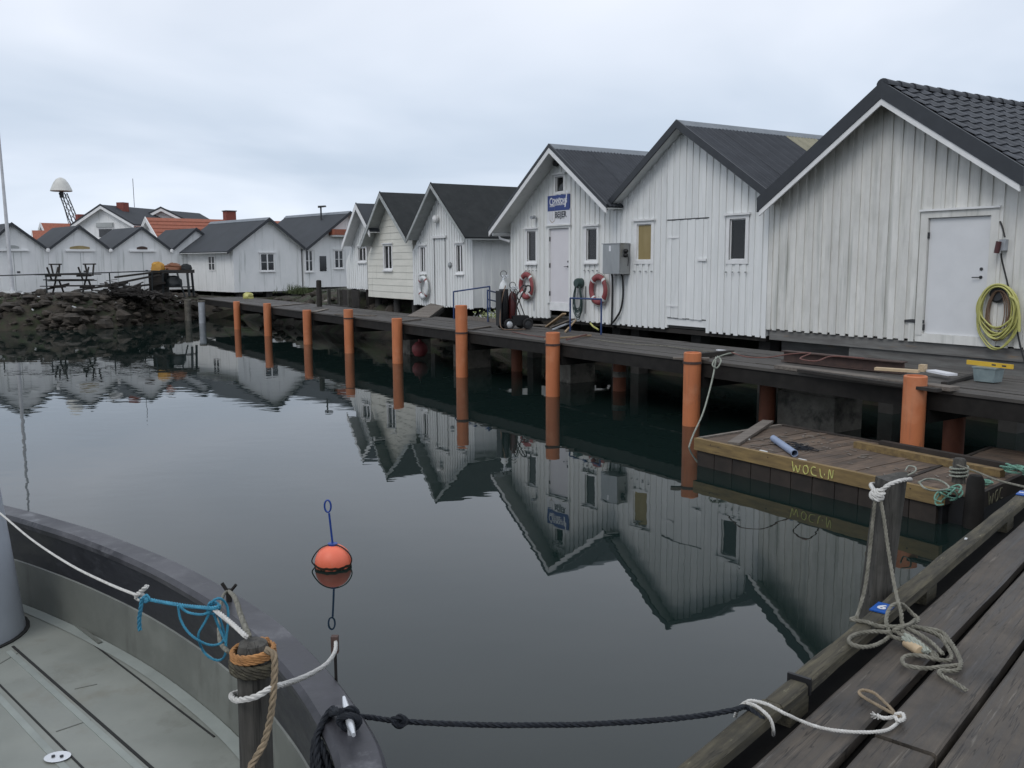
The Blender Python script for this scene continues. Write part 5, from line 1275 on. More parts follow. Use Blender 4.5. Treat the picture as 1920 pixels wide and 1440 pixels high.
# wall lamp / camera
t = thing('security_camera', 'small grey security camera above the narrow window of the workshop', 'camera', wpt(1003, 409))
MB().tube([wpt(1004, 408, 0), wpt(1004, 408, .08)], .03, 8).build('bracket', 'pvc_grey', t); MB().tube([wpt(1002, 407, .06), wpt(996, 408, .24)], .045, 10).build('housing', 'pvc_grey', t, smooth=True)
t = thing('wall_lamp', 'small dark lamp under the workshop gable peak', 'lamp', wpt(1046, 306)); MB().lathe([(.05, 0), (.08, .05), (.07, .12), (0, .13)], wpt(1046, 307, 0), 10, QV * -1).build('body', 'steel_dark', t, smooth=True)
t = thing('wall_lamp', 'white round lamp on the gable of the steep boathouse', 'lamp', wpt(821, 412)); MB().lathe([(.06, 0), (.12, .04), (.12, .14), (.07, .18), (0, .19)], wpt(821, 411, 0), 12, QV * -1).build('body', 'white_trim', t, smooth=True)

# lifebuoys
def ring(px, py, lab, Rr=.29, r=.075, red='ring_red', band='litter_white', spans=None, tilt=0):
    c = wpt(px, py, r + .012); t = thing('lifebuoy', lab, 'lifebuoy', c - Vector((0, 0, Rr + r)), 0, 'lifebuoys')
    X = -QU; pts = [c + X * (math.cos(a) * Rr) + Vector((0, 0, math.sin(a) * Rr * 1.08)) for a in [2 * math.pi * k / 36 for k in range(36)]]
    b = MB(); n = 12; flat = .72
    def tor(b, i0, i1, rr, step=1):
        o = len(b.v); cnt = 0
        for i in range(i0, i1 + 1):
            a = 2 * math.pi * i / 36; rad = X * math.cos(a) + Vector((0, 0, math.sin(a) * 1.08))
            p = c + rad * Rr
            for k in range(n):
                th = 2 * math.pi * k / n; b.v.append(p + rad.normalized() * (math.cos(th) * rr) + QV * (math.sin(th) * rr * flat))
            cnt += 1
        for i in range(cnt - 1):
            for k in range(n): b.f.append((o + i * n + k, o + i * n + (k + 1) % n, o + (i + 1) * n + (k + 1) % n, o + (i + 1) * n + k))
    tor(b, 0, 36, r); b.build('ring', red, t, smooth=True)
    for i0 in (4, 13, 22, 31):
        bb = MB(); tor(bb, i0, i0 + 1, r + .004); bb.build('band', band, t, smooth=True)
    g = MB().tube(smooth_path([c + X * (math.cos(a) * (Rr + r * (1.0 if k % 4 == 0 else 1.22))) + Vector((0, 0, math.sin(a) * 1.08 * (Rr + r * (1.0 if k % 4 == 0 else 1.22)))) for k, a in enumerate([2 * math.pi * (q + 1) / 16 for q in range(16)])], 3, True), .009, 5, closed=True)
    g.build('grab_line', 'rope_pale', t, smooth=True)
    MB().tube([wpt(px, py - 22, 0), wpt(px, py - 22, .1)], .012, 6).build('peg', 'steel_dark', t)
ring(1122, 543, 'red lifebuoy hanging beside the electrical cabinet')
ring(987, 536, 'red lifebuoy hanging behind the gas trolley')
ring(793.5, 539, 'faded white and red lifebuoy on the steep-gabled boathouse', .30, .08, 'litter_white', 'ring_red')

# electrical cabinet and its cables
t = thing('electrical_cabinet', 'grey steel electrical cabinet on the wall between two boathouses', 'cabinet', wpt(1150, 514))
p, q = wq(1132, 458, WF - .28), wq(1164, 514, WF - .28)
cb = qbox(MB(), p[0], q[0], WF - .30, WF - .02, q[1], p[1]); cb.build('body', 'steel', t)
qbox(MB(), p[0] + .012, q[0] - .012, WF - .315, WF - .302, q[1] + .012, p[1] - .012).build('door', 'steel', t)
qbox(MB(), p[0] - .02, q[0] + .02, WF - .33, WF - .015, p[1] + .001, p[1] + .018).build('rain_cap', 'steel', t)
qbox(MB(), p[0] + .25, p[0] + .32, WF - .3185, WF - .316, p[1] - .17, p[1] - .04).build('label', 'sign_white', t)
for dz in (.17, .27): MB().lathe([(.05, 0), (.05, .06), (.03, .09), (0, .09)], Q(q[0] + .001, WF - .16, p[1] - dz), 12, -QU).build('socket', 'black', t, smooth=True)
MB().tube(smooth_path([Q(q[0] + .07, WF - .16, p[1] - .27), Q(q[0] + .13, WF - .16, p[1] - .33), Q(q[0] + .12, WF - .17, p[1] - .52)], 5), .012, 6).build('lead', 'black', t, smooth=True)
for i, pts in enumerate([[(1147, 514), (1148.5, 525), (1148, 560), (1147, 600), (1146, 607)], [(1165, 514), (1167.5, 525), (1168, 555), (1164, 580), (1155, 597), (1146, 608)]]):
    MB().tube(smooth_path([wpt(x, y, .05) for x, y in pts], 6), .024, 8).build('cable', 'black', t, smooth=True)

# hose reel on the workshop wall
c = wpt(1083, 532, .1)
t = thing('hose_hanger', 'dark green hose hanging in long loops from a wall hook by the workshop door', 'hose', wpt(1083, 600))
MB().lathe([(.10, -.16), (.13, -.12), (.13, .0), (.10, .06), (0, .06)], wpt(1083, 531, .12), 14, QV * -1).build('hook_cover', 'hose_green', t, smooth=True)
X = -QU
for k in range(9):
    w_, h_ = rnd(.14, .26), rnd(.62, .95) * (1 if k % 3 else .8); of = .05 + .012 * k; sh = rnd(-.03, .03)
    pts = [wpt(1083, 531, of) + X * (math.sin(a) * w_ * (.55 + .45 * (1 - math.cos(a)) / 2) + sh * (1 - math.cos(a)) / 2) + Vector((0, 0, -h_ * (1 - math.cos(a)) / 2)) for a in [2 * math.pi * i / 14 for i in range(14)]]
    MB().tube(smooth_path(pts, 3, True), .011, 5, closed=True).build('loop', 'hose_green', t, smooth=True)
t = thing('shovel_handle', 'thin dark rod leaning on the wall beside the hanging hose', 'rod', wpt(1097, 588, .03)); MB().tube([wpt(1097, 588, .05), wpt(1098, 537, .02)], .012, 6).build('rod', 'steel_dark', t)
t = thing('wall_strip', 'thin grey cable strip on the wall behind the gas trolley', 'strip', wpt(1001, 583, .02)); MB().tube([wpt(1001, 583, .014), wpt(1001, 543, .014)], .01, 6).build('strip', 'pvc_grey', t)

# blue hand rails
def rail(name, lab, posts, tops, top_pts, extra=(), r=.021):
    t = thing(name, lab, 'handrail', posts[0], 0, 'blue tube handrails')
    MB().tube(top_pts, r, 8).build('top_rail', 'rail_blue', t, smooth=True)
    for p, z in zip(posts, tops): MB().tube([p, (p.x, p.y, z)], r * .96, 8).build('post', 'rail_blue', t, smooth=True)
    for e in extra: MB().tube(e, r * .9, 8).build('lower_rail', 'rail_blue', t, smooth=True)
pa, pb = on_z(1069, 622, DZ), on_z(1127, 628, DZ)
za = zat(1069, 559, pa); zb_ = zat(1127, 561, pb)
rail('handrail', 'blue tube handrail beside the workshop door steps in front of the hanging hose', [pa, pb], [za, zb_], [Vector((pa.x, pa.y, za)), Vector((pb.x, pb.y, zb_))])
pa = on_z(851, 598, DZ); pm = Q(-23.3, 13.75, DZ - .2); pc = Q(-21.95, 13.3, DZ - .1)
za = zat(849, 547, pa); pc.z = zat(944, 537, pc); pm_t = Vector((pa.x, pa.y, za)).lerp(pc, .55)
rail('handrail', 'blue tube handrail sloping up past the steep-gabled boathouse behind the gas trolley', [pa, Vector((pc.x, pc.y, DZ - .25))], [za, pc.z], [Vector((pa.x, pa.y, za)), pc])
pd = Q(-22.1, 13.7, .9); pd2 = Q(-21.4, 12.9, DZ)
zd = zat(915, 550, pd)
rail('handrail', 'low blue tube handrail frame between the steep boathouse and the gas trolley', [pd, pd2], [zd, zd + .12], [Vector((pd.x, pd.y, zd)), Vector((pd2.x, pd2.y, zd + .12))], [[Vector((pd.x, pd.y, zd - .25)), Vector((pd2.x, pd2.y, zd - .13))]])

# ---- gas trolley
wa = on_z(955, 619, DZ); ax_ = Vector((1, .45, 0)).normalized(); ay_ = Vector((ax_.y, -ax_.x, 0)); wb_ = wa + ax_ * .50
tc_ = wa + ax_ * .02 - ay_ * .16
t = thing('gas_trolley', 'black wheeled trolley holding gas cylinders on the quay deck', 'trolley', (tc_.x, tc_.y, DZ))
for wc0 in (wa, wb_, wa - ay_ * .42, wb_ - ay_ * .42):
    wc = wc0 + Vector((0, 0, .14)); w_ = MB()
    for k in range(20):
        a = 2 * math.pi * k / 20
        for (rr, off) in ((.085, -.035), (.12, -.045), (.138, -.02), (.138, .02), (.12, .045), (.085, .035)):
            w_.v.append(wc + ax_ * (math.cos(a) * rr) + Vector((0, 0, math.sin(a) * rr)) + ay_ * off)
    for k in range(20):
        for q in range(6): w_.f.append((k * 6 + q, k * 6 + (q + 1) % 6, ((k + 1) % 20) * 6 + (q + 1) % 6, ((k + 1) % 20) * 6 + q))
    wh = w_.build('wheel', 'tyre', t, smooth=True)
    MB().lathe([(0, -.03), (.03, -.035), (.084, -.02), (.084, .02), (.03, .035), (0, .03)], wc, 16, ay_).build('rim', 'steel_shiny' if wc0 is wa else 'steel_dark', wh, smooth=True)
def tbox(x0, x1, y0, y1, z0, z1): return MB().hexa([wa + ax_ * x - ay_ * y + Vector((0, 0, z)) for z in (z0, z1) for x, y in ((x0, y0), (x1, y0), (x1, y1), (x0, y1))])
tbox(-.16, .56, .06, .36, .10, .13).build('base_plate', 'black', t); tbox(.13, .54, .065, .355, .131, .34).build('tool_box', 'black', t)
tbox(-.20, -.17, .06, .36, .1, .95).build('back_plate', 'black', t); tbox(-.17, .28, .355, .375, .13, .72).build('side_plate', 'black', t)
for y in (.08, .34):
    b0 = wa - ay_ * y
    MB().tube(smooth_path([b0 + ax_ * .20 + Vector((0, 0, .34)), b0 + ax_ * .26 + Vector((0, 0, .62)), b0 + ax_ * .42 + Vector((0, 0, .92)), b0 + ax_ * .52 + Vector((0, 0, 1.06)), b0 + ax_ * .60 + Vector((0, 0, 1.05)), b0 + ax_ * .61 + Vector((0, 0, .95)), b0 + ax_ * .56 + Vector((0, 0, .90))], 6), .016, 8).build('frame_tube', 'black', t, smooth=True)
    MB().tube([b0 + ax_ * .30 + Vector((0, 0, .72)), b0 + ax_ * .47 + Vector((0, 0, .28))], .014, 6).build('strut', 'black', t)
    MB().tube([b0 + ax_ * .30 + Vector((0, 0, .70)), b0 + ax_ * .18 + Vector((0, 0, .98))], .013, 6).build('strut', 'black', t)
MB().tube([wa - ay_ * .08 + ax_ * .55 + Vector((0, 0, 1.07)), wa - ay_ * .34 + ax_ * .55 + Vector((0, 0, 1.07))], .014, 8).build('cross_bar', 'black', t)
tc_ = wa - ay_ * .24 - Vector((0, 0, 0))
def cyl(sd, r, h, m, sm, lab):
    c = tc_ + ax_ * sd + Vector((0, 0, .132))
    g = thing('gas_cylinder', lab, 'gas cylinder', c, 0, 'gas cylinders on the trolley')
    MB().lathe([(r * .9, 0), (r, .02), (r, h * .78), (r * .98, h * .8)], c, 20).build('body', m, g, smooth=True)
    MB().lathe([(r * 1.0, h * .80), (r * .92, h * .86), (r * .7, h * .93), (r * .32, h * .98), (r * .3, h)], c, 20).build('shoulder', sm, g, smooth=True)
    MB().lathe([(.028, h), (.028, h + .06), (.018, h + .1), (0, h + .1)], c, 10).build('valve', 'steel_shiny', g, smooth=True)
    MB().tube([c + Vector((0, 0, h + .05)), c + ay_ * .1 + Vector((0, 0, h + .05))], .016, 8).build('regulator', 'steel_shiny', g, smooth=True)
    for q in (-.05, .05): MB().lathe([(.04, 0), (.04, .03)], c + ay_ * .1 + ax_ * q + Vector((0, 0, h + .09)), 12, ay_).build('gauge', 'steel_shiny', g, smooth=True)
    MB().tube([c + Vector((0, 0, h + .09)) + Vector((math.cos(a) * .075, 0, .06 + math.sin(a) * .075)) for a in [2 * math.pi * k / 12 for k in range(12)]], .010, 6, closed=True).build('guard_ring', 'steel_dark', g, smooth=True)
    return c
c1 = cyl(-.04, .115, 1.08, 'black_gloss', 'litter_white', 'black gas cylinder with white shoulder standing on the trolley')
c2 = cyl(.20, .11, .80, 'maroon', 'maroon', 'shorter maroon gas cylinder beside the black one on the trolley')
hs = MB().tube(smooth_path([c1 + ay_ * .12 + Vector((0, 0, .95)), c1 + ay_ * .17 - ax_ * .1 + Vector((0, 0, .7)), c1 + ay_ * .16 - ax_ * .16 + Vector((0, 0, .3)), c1 + ay_ * .30 - ax_ * .20 + Vector((0, 0, -.06)), c1 + ay_ * .38 + ax_ * .05 + Vector((0, 0, -.11)), c1 + ay_ * .40 + ax_ * .4 + Vector((0, 0, -.11))], 6), .012, 6)
tag(hs.build('gas_hose', 'hose_brown', smooth=True), 'brown gas hose looping down the trolley onto the deck', 'hose')
hs = MB()
tag(MB().tube(smooth_path([c2 + Vector((0, 0, .86)), c2 + ay_ * .16 + ax_ * .05 + Vector((0, 0, .82)), c2 + ay_ * .18 + ax_ * .02 + Vector((0, 0, .55)), c2 + ay_ * .14 - ax_ * .08 + Vector((0, 0, .7)), c2 + ay_ * .12 + Vector((0, 0, .82))], 6), .011, 6).build('gas_hose', 'black', smooth=True), 'black hose draped over the maroon gas cylinder', 'hose')

# ---- timbers and steps by the workshop door
GW = 'boards leaning at the workshop door'
for i, (a_, b_, za_, zb_, m, w_, lab) in enumerate([((1026, 612), (1058, 588), DZ + .03, 1.5, 'board_pale', .10, 'tan plank propped up under the workshop door'), ((1035, 614), (1075, 598), DZ + .03, 1.38, 'board_grey', .14, 'grey plank lying under the workshop threshold'),
                                              ((1036, 618), (1073, 603), DZ + .03, 1.3, 'pvc_grey', .06, 'pale strip of board in front of the planks at the workshop door'), ((1000, 609), (1035, 611), DZ + .02, DZ + .02, 'board_grey', .14, 'flat board on the deck by the gas trolley'), ((1060, 622), (1080, 600), DZ + .02, 1.25, 'board_pale', .04, 'short stick standing by the blue handrail foot')]):
    p0_, p1_ = on_z(*a_, za_), on_z(*b_, zb_)
    tag(MB().bar(p0_, p1_, w_, .03).build('board_offcut', m), lab, 'board', GW)
tag(MB().tube([wpt(1107, 606, .35), wpt(1112, 612, .42), wpt(1122, 618, .45)], .022, 8).build('hose_end', 'hose_yellow', smooth=True), 'end of a yellow hose sticking out under the workshop wall', 'hose')
# ramp of the steep boathouse
p = [on_z(764, 592, DZ + .03), on_z(805, 594, DZ + .03), on_z(842, 566, 1.42), on_z(812, 566, 1.42)]
t = thing('wooden_ramp', 'weathered wooden ramp leading up to the steep-gabled boathouse door', 'ramp', (p[0] + p[1]) / 2)
mw_ = [p[0], p[1], p[2], p[3]]
for k in range(7):
    a0, a1 = k / 7, (k + .92) / 7; q = [mw_[0].lerp(mw_[3], a0), mw_[1].lerp(mw_[2], a0), mw_[1].lerp(mw_[2], a1), mw_[0].lerp(mw_[3], a1)]
    MB().hexa([v - Vector((0, 0, .03)) for v in q] + q).build('tread_board', 'board_grey', t)
for a_, b_ in ((p[0], p[3]), (p[1], p[2])): MB().bar(a_ - Vector((0, 0, .1)), b_ - Vector((0, 0, .12)), .06, .13).build('side_beam', 'beam_dark', t)
# planter bed with pale flowers
pc = Q(-21.2, 13.15, DZ)
t = thing('planter_box', 'low plank bed with white and yellow flowers beside the blue handrail', 'planter', pc)
bx = qbox(MB(), -22.6, -20.2, 12.93, 12.98, DZ - .18, DZ + .10).build('side_board', 'board_grey', t)
qbox(MB(), -22.6, -20.2, 12.99, 13.6, DZ - .18, DZ + .05).build('soil', 'earth', t)
fl = MB()
for i in range(420):
    p = Q(random.gauss(-21.4, .25) if i % 2 else random.gauss(-21.9, .2), rnd(13.0, 13.55), DZ + .05 + abs(random.gauss(0, .09))); a_ = Vector((rnd(-1, 1), rnd(-1, 1), rnd(-1, 1))).normalized() * .035
    fl.add([p - a_, p + a_.orthogonal(), p + a_], [(0, 1, 2)])
fl.build('flowers', 'plant_pale', t, kind='stuff')
fl = MB()
for i in range(160):
    p = Q(random.gauss(-21.7, .35), rnd(13.0, 13.5), DZ + .08 + abs(random.gauss(0, .07))); a_ = Vector((rnd(-1, 1), rnd(-1, 1), rnd(-1, 1))).normalized() * .03
    fl.add([p - a_, p + a_.orthogonal(), p + a_], [(0, 1, 2)])
fl.build('blossoms', 'litter_white', t, kind='stuff')
# grass tuft and weathered posts by B and C
tf = MB()
for i in range(700):
    p = on_z(random.gauss(568, 16), 545, 1.45); p.y += rnd(-.6, .6); p.z = 1.28 + rnd(0, .1); h = rnd(.2, .6) * max(.3, 1 - abs((p.x + 10.6)) / 2.2); an = rnd(0, 6.28); q = Vector((math.cos(an), math.sin(an), 0)) * .015
    tf.add([p - q, p + q, p + Vector((rnd(-.15, .15), rnd(-.15, .15), h))], [(0, 1, 2)])
tag(tf.build('grass_tuft', 'grass', kind='stuff'), 'tall grass growing at the foot of the turned boathouse', 'grass')
p = on_z(599, 570, DZ + .1); zz = zat(599, 525, p)
t = thing('wooden_post', 'dark lone wooden post standing behind the walkway near the grass', 'post', (p.x, p.y, .6)); MB().lathe([(.11, .6), (.10, zz - .03), (.07, zz), (0, zz)], (p.x, p.y, 0), 10).build('shaft', 'beam_dark', t, smooth=True)
a_ = Q(-33.6, 13.4, 0); t = thing('storage_frame', 'open dark timber frame below the small white boathouse', 'frame', Q(-33.2, 13.5, DZ - .05))
for s_ in (-34.3, -33.1, -32.2): qbox(MB(), s_ - .06, s_ + .06, 13.2, 13.32, .7, 1.72).build('post', 'post_wood', t)
qbox(MB(), -34.4, -32.0, 13.1, 13.5, 1.02, 1.1).build('shelf', 'beam_dark', t); qbox(MB(), -34.3, -32.1, 13.6, 13.65, .7, 1.70).build('back_panel', 'beam_dark', t)
a_, b_ = on_z(610, 566, DZ + .1), on_z(655, 545, 1.45)
tag(MB().bar(a_, b_, .22, .05).build('timber', 'board_grey'), 'pale weathered plank lying on the mound below the boathouses', 'timber')

# ---- wall of H: plug box, yellow hose, level on a box
t = thing('power_outlet', 'red and grey power plug and socket on the wall beside the white door', 'socket', wpt(1880, 475, .05))
pz = wq(1884, 460, WF)
qbox(MB(), pz[0] - .04, pz[0] + .05, WF - .09, WF, pz[1] - .08, pz[1] + .09).build('socket_box', 'pvc_grey', t)
MB().tube([Q(pz[0] - .03, WF - .12, pz[1] + .06), Q(pz[0] - .05, WF - .13, pz[1] - .12)], .04, 10).build('plug', 'maroon', t, smooth=True)
MB().tube(smooth_path([wpt(1875, 415, .02), wpt(1880, 428, .03), wpt(1884, 445, .05)], 5), .013, 6).build('feed_cable', 'black', t, smooth=True)
MB().tube(smooth_path([wpt(1877, 475, .12), wpt(1879, 490, .06), wpt(1890, 535, .04), wpt(1900, 580, .03), wpt(1911, 640, .03), wpt(1922, 680, .05)], 6), .013, 6).build('lead', 'black', t, smooth=True)
c = wpt(1872, 545, .10)
t = thing('hose_coil', 'bright yellow hose coiled on a wall drum beside the white door', 'hose', wpt(1872, 660, .1))
MB().lathe([(.13, 0), (.13, .02), (.10, .025), (.10, .05), (0, .05)], wpt(1872, 552, 0), 24, QV * -1).build('drum', 'steel_dark', t, smooth=True)
for k in range(13):
    w_ = rnd(.23, .32); h_ = rnd(.62, .86) if k < 11 else .98; of = .05 + .012 * (k % 9); sh = rnd(-.06, .06)
    top = wpt(1872, 536, of) + Vector((0, 0, rnd(-.02, .03)))
    pts = []
    for i in range(18):
        a = 2 * math.pi * i / 18; f = (1 - math.cos(a)) / 2
        pts.append(top + X * (math.sin(a) * w_ * (1.0 if f < .8 else .9) + sh * f) + Vector((0, 0, -h_ * f)))
    MB().tube(smooth_path(pts, 3, True), .013, 6, closed=True).build('loop', 'hose_yellow', t, smooth=True)
MB().tube(smooth_path([wpt(1893, 555, .16), wpt(1905, 565, .17), wpt(1911, 590, .17), wpt(1911, 622, .17)], 6), .02, 8).build('hose_end', 'hose_yellow', t, smooth=True)
tb = thing('cable_coil', 'brown cable coiled inside the yellow hose on the wall', 'cable', wpt(1872, 640, .1))
for k in range(6):
    w_ = rnd(.12, .2); h_ = rnd(.55, .8); of = .04 + .01 * k; top = wpt(1872 + rnd(-3, 3), 545, of)
    pts = [top + X * (math.sin(a) * w_) + Vector((0, 0, -h_ * (1 - math.cos(a)) / 2)) for a in [2 * math.pi * i / 14 for i in range(14)]]
    MB().tube(smooth_path(pts, 3, True), .009, 5, closed=True).build('loop', 'hose_brown', tb, smooth=True)
bc = on_z(1852, 716, DZ); bc.z = DZ + .008
t = thing('plastic_box', 'clear bluish plastic box standing on the quay deck under a yellow level', 'box', bc)
lx_ = -QU
def taper(mb, c, w0, w1, d0, d1, z0, z1): return mb.hexa([c + lx_ * sx * w0 / 2 + QV * sy * d0 / 2 + Vector((0, 0, z0)) for sx, sy in ((-1, -1), (1, -1), (1, 1), (-1, 1))] + [c + lx_ * sx * w1 / 2 + QV * sy * d1 / 2 + Vector((0, 0, z1)) for sx, sy in ((-1, -1), (1, -1), (1, 1), (-1, 1))])
taper(MB(), bc, .27, .31, .2, .23, 0, .18).build('tub', 'box_plastic', t); taper(MB(), bc, .33, .33, .25, .25, .181, .20).build('rim', 'box_plastic', t)
t = thing('spirit_level', 'yellow spirit level laid across the plastic box', 'spirit level', bc + Vector((0, 0, .20)))
lv = (lx_ * .9 + QV * -.1).normalized()
MB().bar(bc - lv * .33 + Vector((0, 0, .232)), bc + lv * .35 + Vector((0, 0, .232)), .025, .06).build('body', 'yellow', t)
for q in (.05, .2): MB().bar(bc + lv * q + Vector((0, 0, .232)), bc + lv * (q + .06) + Vector((0, 0, .232)), .028, .02).build('vial', 'ink', t)

# ================================================================== FOREGROUND
# ---- mooring buoy
bc = on_z(625, 1060, 0)
t = thing('mooring_buoy', 'orange mooring buoy with a blue rod and ring floating in the dark water', 'buoy', (bc.x, bc.y, -.2))
r_ = .165; zc = .035
MB().lathe([(r_ * math.sin(a), zc - r_ * math.cos(a)) for a in [math.pi * k / 18 for k in range(19)]], (bc.x, bc.y, 0), 28).build('ball', 'buoy_orange', t, smooth=True)
sl = MB(); n = 40
for k in range(n + 1):
    th = 2 * math.pi * k / n; top = .03 + .014 * noise.noise(Vector((math.cos(th) * 3, math.sin(th) * 3, 2))) + .008 * noise.noise(Vector((math.cos(th) * 9, math.sin(th) * 9, 5)))
    for z in (-.1, top - .02, top):
        rr = math.sqrt(max(r_ * r_ - (z - zc) ** 2, 0)) + .003; sl.v.append(Vector((bc.x + math.cos(th) * rr, bc.y + math.sin(th) * rr, z)))
    if k: o = len(sl.v) - 6; sl.f += [(o, o + 3, o + 4, o + 1), (o + 1, o + 4, o + 5, o + 2)]
sl.build('slime_band', 'buoy_slime', t, smooth=True)
MB().lathe([(.045, 0), (.045, .015), (.02, .02), (0, .02)], (bc.x, bc.y, zc + r_ - .006), 16).build('disc', 'blue_paint', t, smooth=True)
rt_ = at(617, 962, bc.y); rb = Vector((bc.x, bc.y, zc + r_))
MB().tube([rb, rt_], .0095, 8).build('rod', 'blue_paint', t, smooth=True)
rc = at(614.5, 949, bc.y)
MB().tube(smooth_path([rc + Vector((math.cos(a) * .029, 0, math.sin(a) * .056)) for a in [2 * math.pi * k / 12 - math.pi / 2 for k in range(12)]], 3, True), .0085, 6, closed=True).build('ring', 'blue_paint', t, smooth=True)
cw_ = [Vector((bc.x + x * 1.02, bc.y - .03, zc + z)) for x, z in ((.155, -.03), (.172, .03), (.145, .095), (.08, .152), (0, .172), (-.08, .152), (-.145, .095), (-.185, .02), (-.165, -.02), (-.15, -.04))]
MB().tube(smooth_path(cw_, 4), .006, 6).build('line', 'black', t, smooth=True)

# ---- boat in the lower left
RLZ = 1.20
outer = [(-6.6, 7.25), (-4.9, 6.55), (-3.349, 5.697), (-2.592, 5.205), (-1.898, 4.651), (-1.399, 4.165), (-1.03, 3.738), (-.76, 3.339), (-.607, 3.074), (-.464, 2.777), (-.402, 2.588), (-.385, 2.47), (-.46, 2.385),
         (-.75, 2.32), (-1.3, 2.30), (-2.1, 2.36), (-3.2, 2.75), (-4.6, 3.5), (-6.4, 4.7), (-7.2, 5.6)]
op_ = [Vector((p.x, p.y, 0)) for p in smooth_path([(x, y, 0) for x, y in outer], 5, True)]
def inset(poly, d):
    n = len(poly); out = []
    for i in range(n):
        e0 = (poly[i] - poly[i - 1]).normalized(); e1 = (poly[(i + 1) % n] - poly[i]).normalized()
        nn_ = Vector((e0.y + e1.y, -(e0.x + e1.x), 0)).normalized(); out.append(poly[i] + nn_ * d)
    return out
area = sum(op_[i - 1].x * op_[i].y - op_[i].x * op_[i - 1].y for i in range(len(op_)))
sgn = 1 if area < 0 else -1
ins = lambda d: inset(op_, d * sgn)
def ringmesh(a, za, b, zb):
    mb = MB(); n = len(a); mb.v = [Vector((p.x, p.y, za)) for p in a] + [Vector((p.x, p.y, zb)) for p in b]
    mb.f = [(i, (i + 1) % n, (i + 1) % n + n, i + n) for i in range(n)]; return mb
boat = thing('boat', 'open workboat with black bulwark, worn black rail and grey-green deck', 'boat', (-2.6, 4.1, -.3))
i0, i1 = ins(.0), ins(.135)
cap = MB(); n = len(op_)
def sheer(p): return RLZ
for (pl, z) in ((ins(.0), RLZ - .05), (ins(-.012), RLZ - .02), (ins(.004), RLZ), (ins(.128), RLZ + .003), (ins(.145), RLZ - .02), (ins(.138), RLZ - .05)):
    cap.v += [Vector((p.x, p.y, z + .004 * noise.noise(p * 2.3))) for p in pl]
for r in range(5): cap.f += [(r * n + i, r * n + (i + 1) % n, (r + 1) * n + (i + 1) % n, (r + 1) * n + i) for i in range(n)]
cap.build('rail_cap', 'boat_rail', boat, smooth=True)
ringmesh(ins(.125), RLZ - .05, ins(.135), .93).build('bulwark_upper', 'boat_black', boat, smooth=True)
lw = MB()
for (pl, z) in ((ins(.135), .93), (ins(.142), .925), (ins(.15), .66)): lw.v += [Vector((p.x, p.y, z)) for p in pl]
for r in range(2): lw.f += [(r * n + i, r * n + (i + 1) % n, (r + 1) * n + (i + 1) % n, (r + 1) * n + i) for i in range(n)]
lw.build('bulwark_lower', 'boat_grey', boat, smooth=True)
hl_ = MB()
for (d, z) in ((.005, RLZ - .045), (.05, .7), (.16, .2), (.4, -.3)): hl_.v += [Vector((p.x, p.y, z)) for p in ins(d)]
for r in range(3): hl_.f += [(r * n + i, r * n + (i + 1) % n, (r + 1) * n + (i + 1) % n, (r + 1) * n + i) for i in range(n)]
hl_.f.append(tuple(3 * n + i for i in range(n))); hl_.build('hull', 'boat_black', boat, smooth=True)
dk = MB(); dp = ins(.14); dk.v = [Vector((p.x, p.y, .65)) for p in dp]; dk.f = [tuple(range(n))]
dck = dk.build('deck', 'boat_deck', boat)
for pl in range(1): ringmesh(ins(.152), .66, ins(.215), .655).build('waterway', 'boat_trim', boat, smooth=True)
def seam(a_, b_, w=.014, m='seam', nm='seam'):
    p, q = on_z(*a_, .651), on_z(*b_, .651); MB().bar(p, q, w, .006).build(nm, m, dck)
seam((44, 1108), (402, 1382), .008); seam((24, 1212), (330, 1480), .013); seam((-30, 1255), (190, 1475), .008)
for a_, b_ in (((30, 1218), (330, 1482)), ((-26, 1262), (180, 1478))):
    p, q = on_z(*a_, .651), on_z(*b_, .651); s_ = Vector((.03, .02, 0)); MB().bar(p - s_, q - s_, .03, .004).build('seam_edge', 'boat_trim', dck)
for a_, b_ in (((-40, 1268), (38, 1222)), ((105, 1372), (170, 1350)), ((140, 1292), (182, 1283))):
    p, q = on_z(*a_, .6505), on_z(*b_, .6505); MB().bar(p, q, .006, .004).build('joint', 'boat_grey', dck)
fl_ = on_z(108, 1421, .652)
hd = MB()
for k in range(20):
    a = 2 * math.pi * k / 20; hd.v.append(Vector((fl_.x + math.cos(a) * .055, fl_.y + math.sin(a) * .045, .658)))
hd.f = [tuple(range(20))]; hd.build('deck_filler', 'steel_shiny', boat)
for q in (-.018, .018): MB().lathe([(.008, 0), (.008, .004)], (fl_.x + q, fl_.y, .659), 8).build('filler_slot', 'ink', boat)
lp = on_z(165, 1193, .66); MB().bar(on_z(140, 1170, .66), on_z(188, 1206, .66), .022, .014).build('rod_bracket', 'boat_grey', boat)
# grey funnel
fc = on_z(-85, 1195, .65)
rr_ = .36
MB().lathe([(rr_, .65), (rr_ * .985, .70), (rr_ * .62, 2.2), (rr_ * .6, 2.25), (0, 2.25)], (fc.x, fc.y, 0), 32).build('funnel', 'funnel', boat, smooth=True)
MB().lathe([(rr_ + .02, .651), (rr_ + .02, .658), (rr_, .66)], (fc.x, fc.y, 0), 32).build('funnel_seal', 'seam', boat, smooth=True)
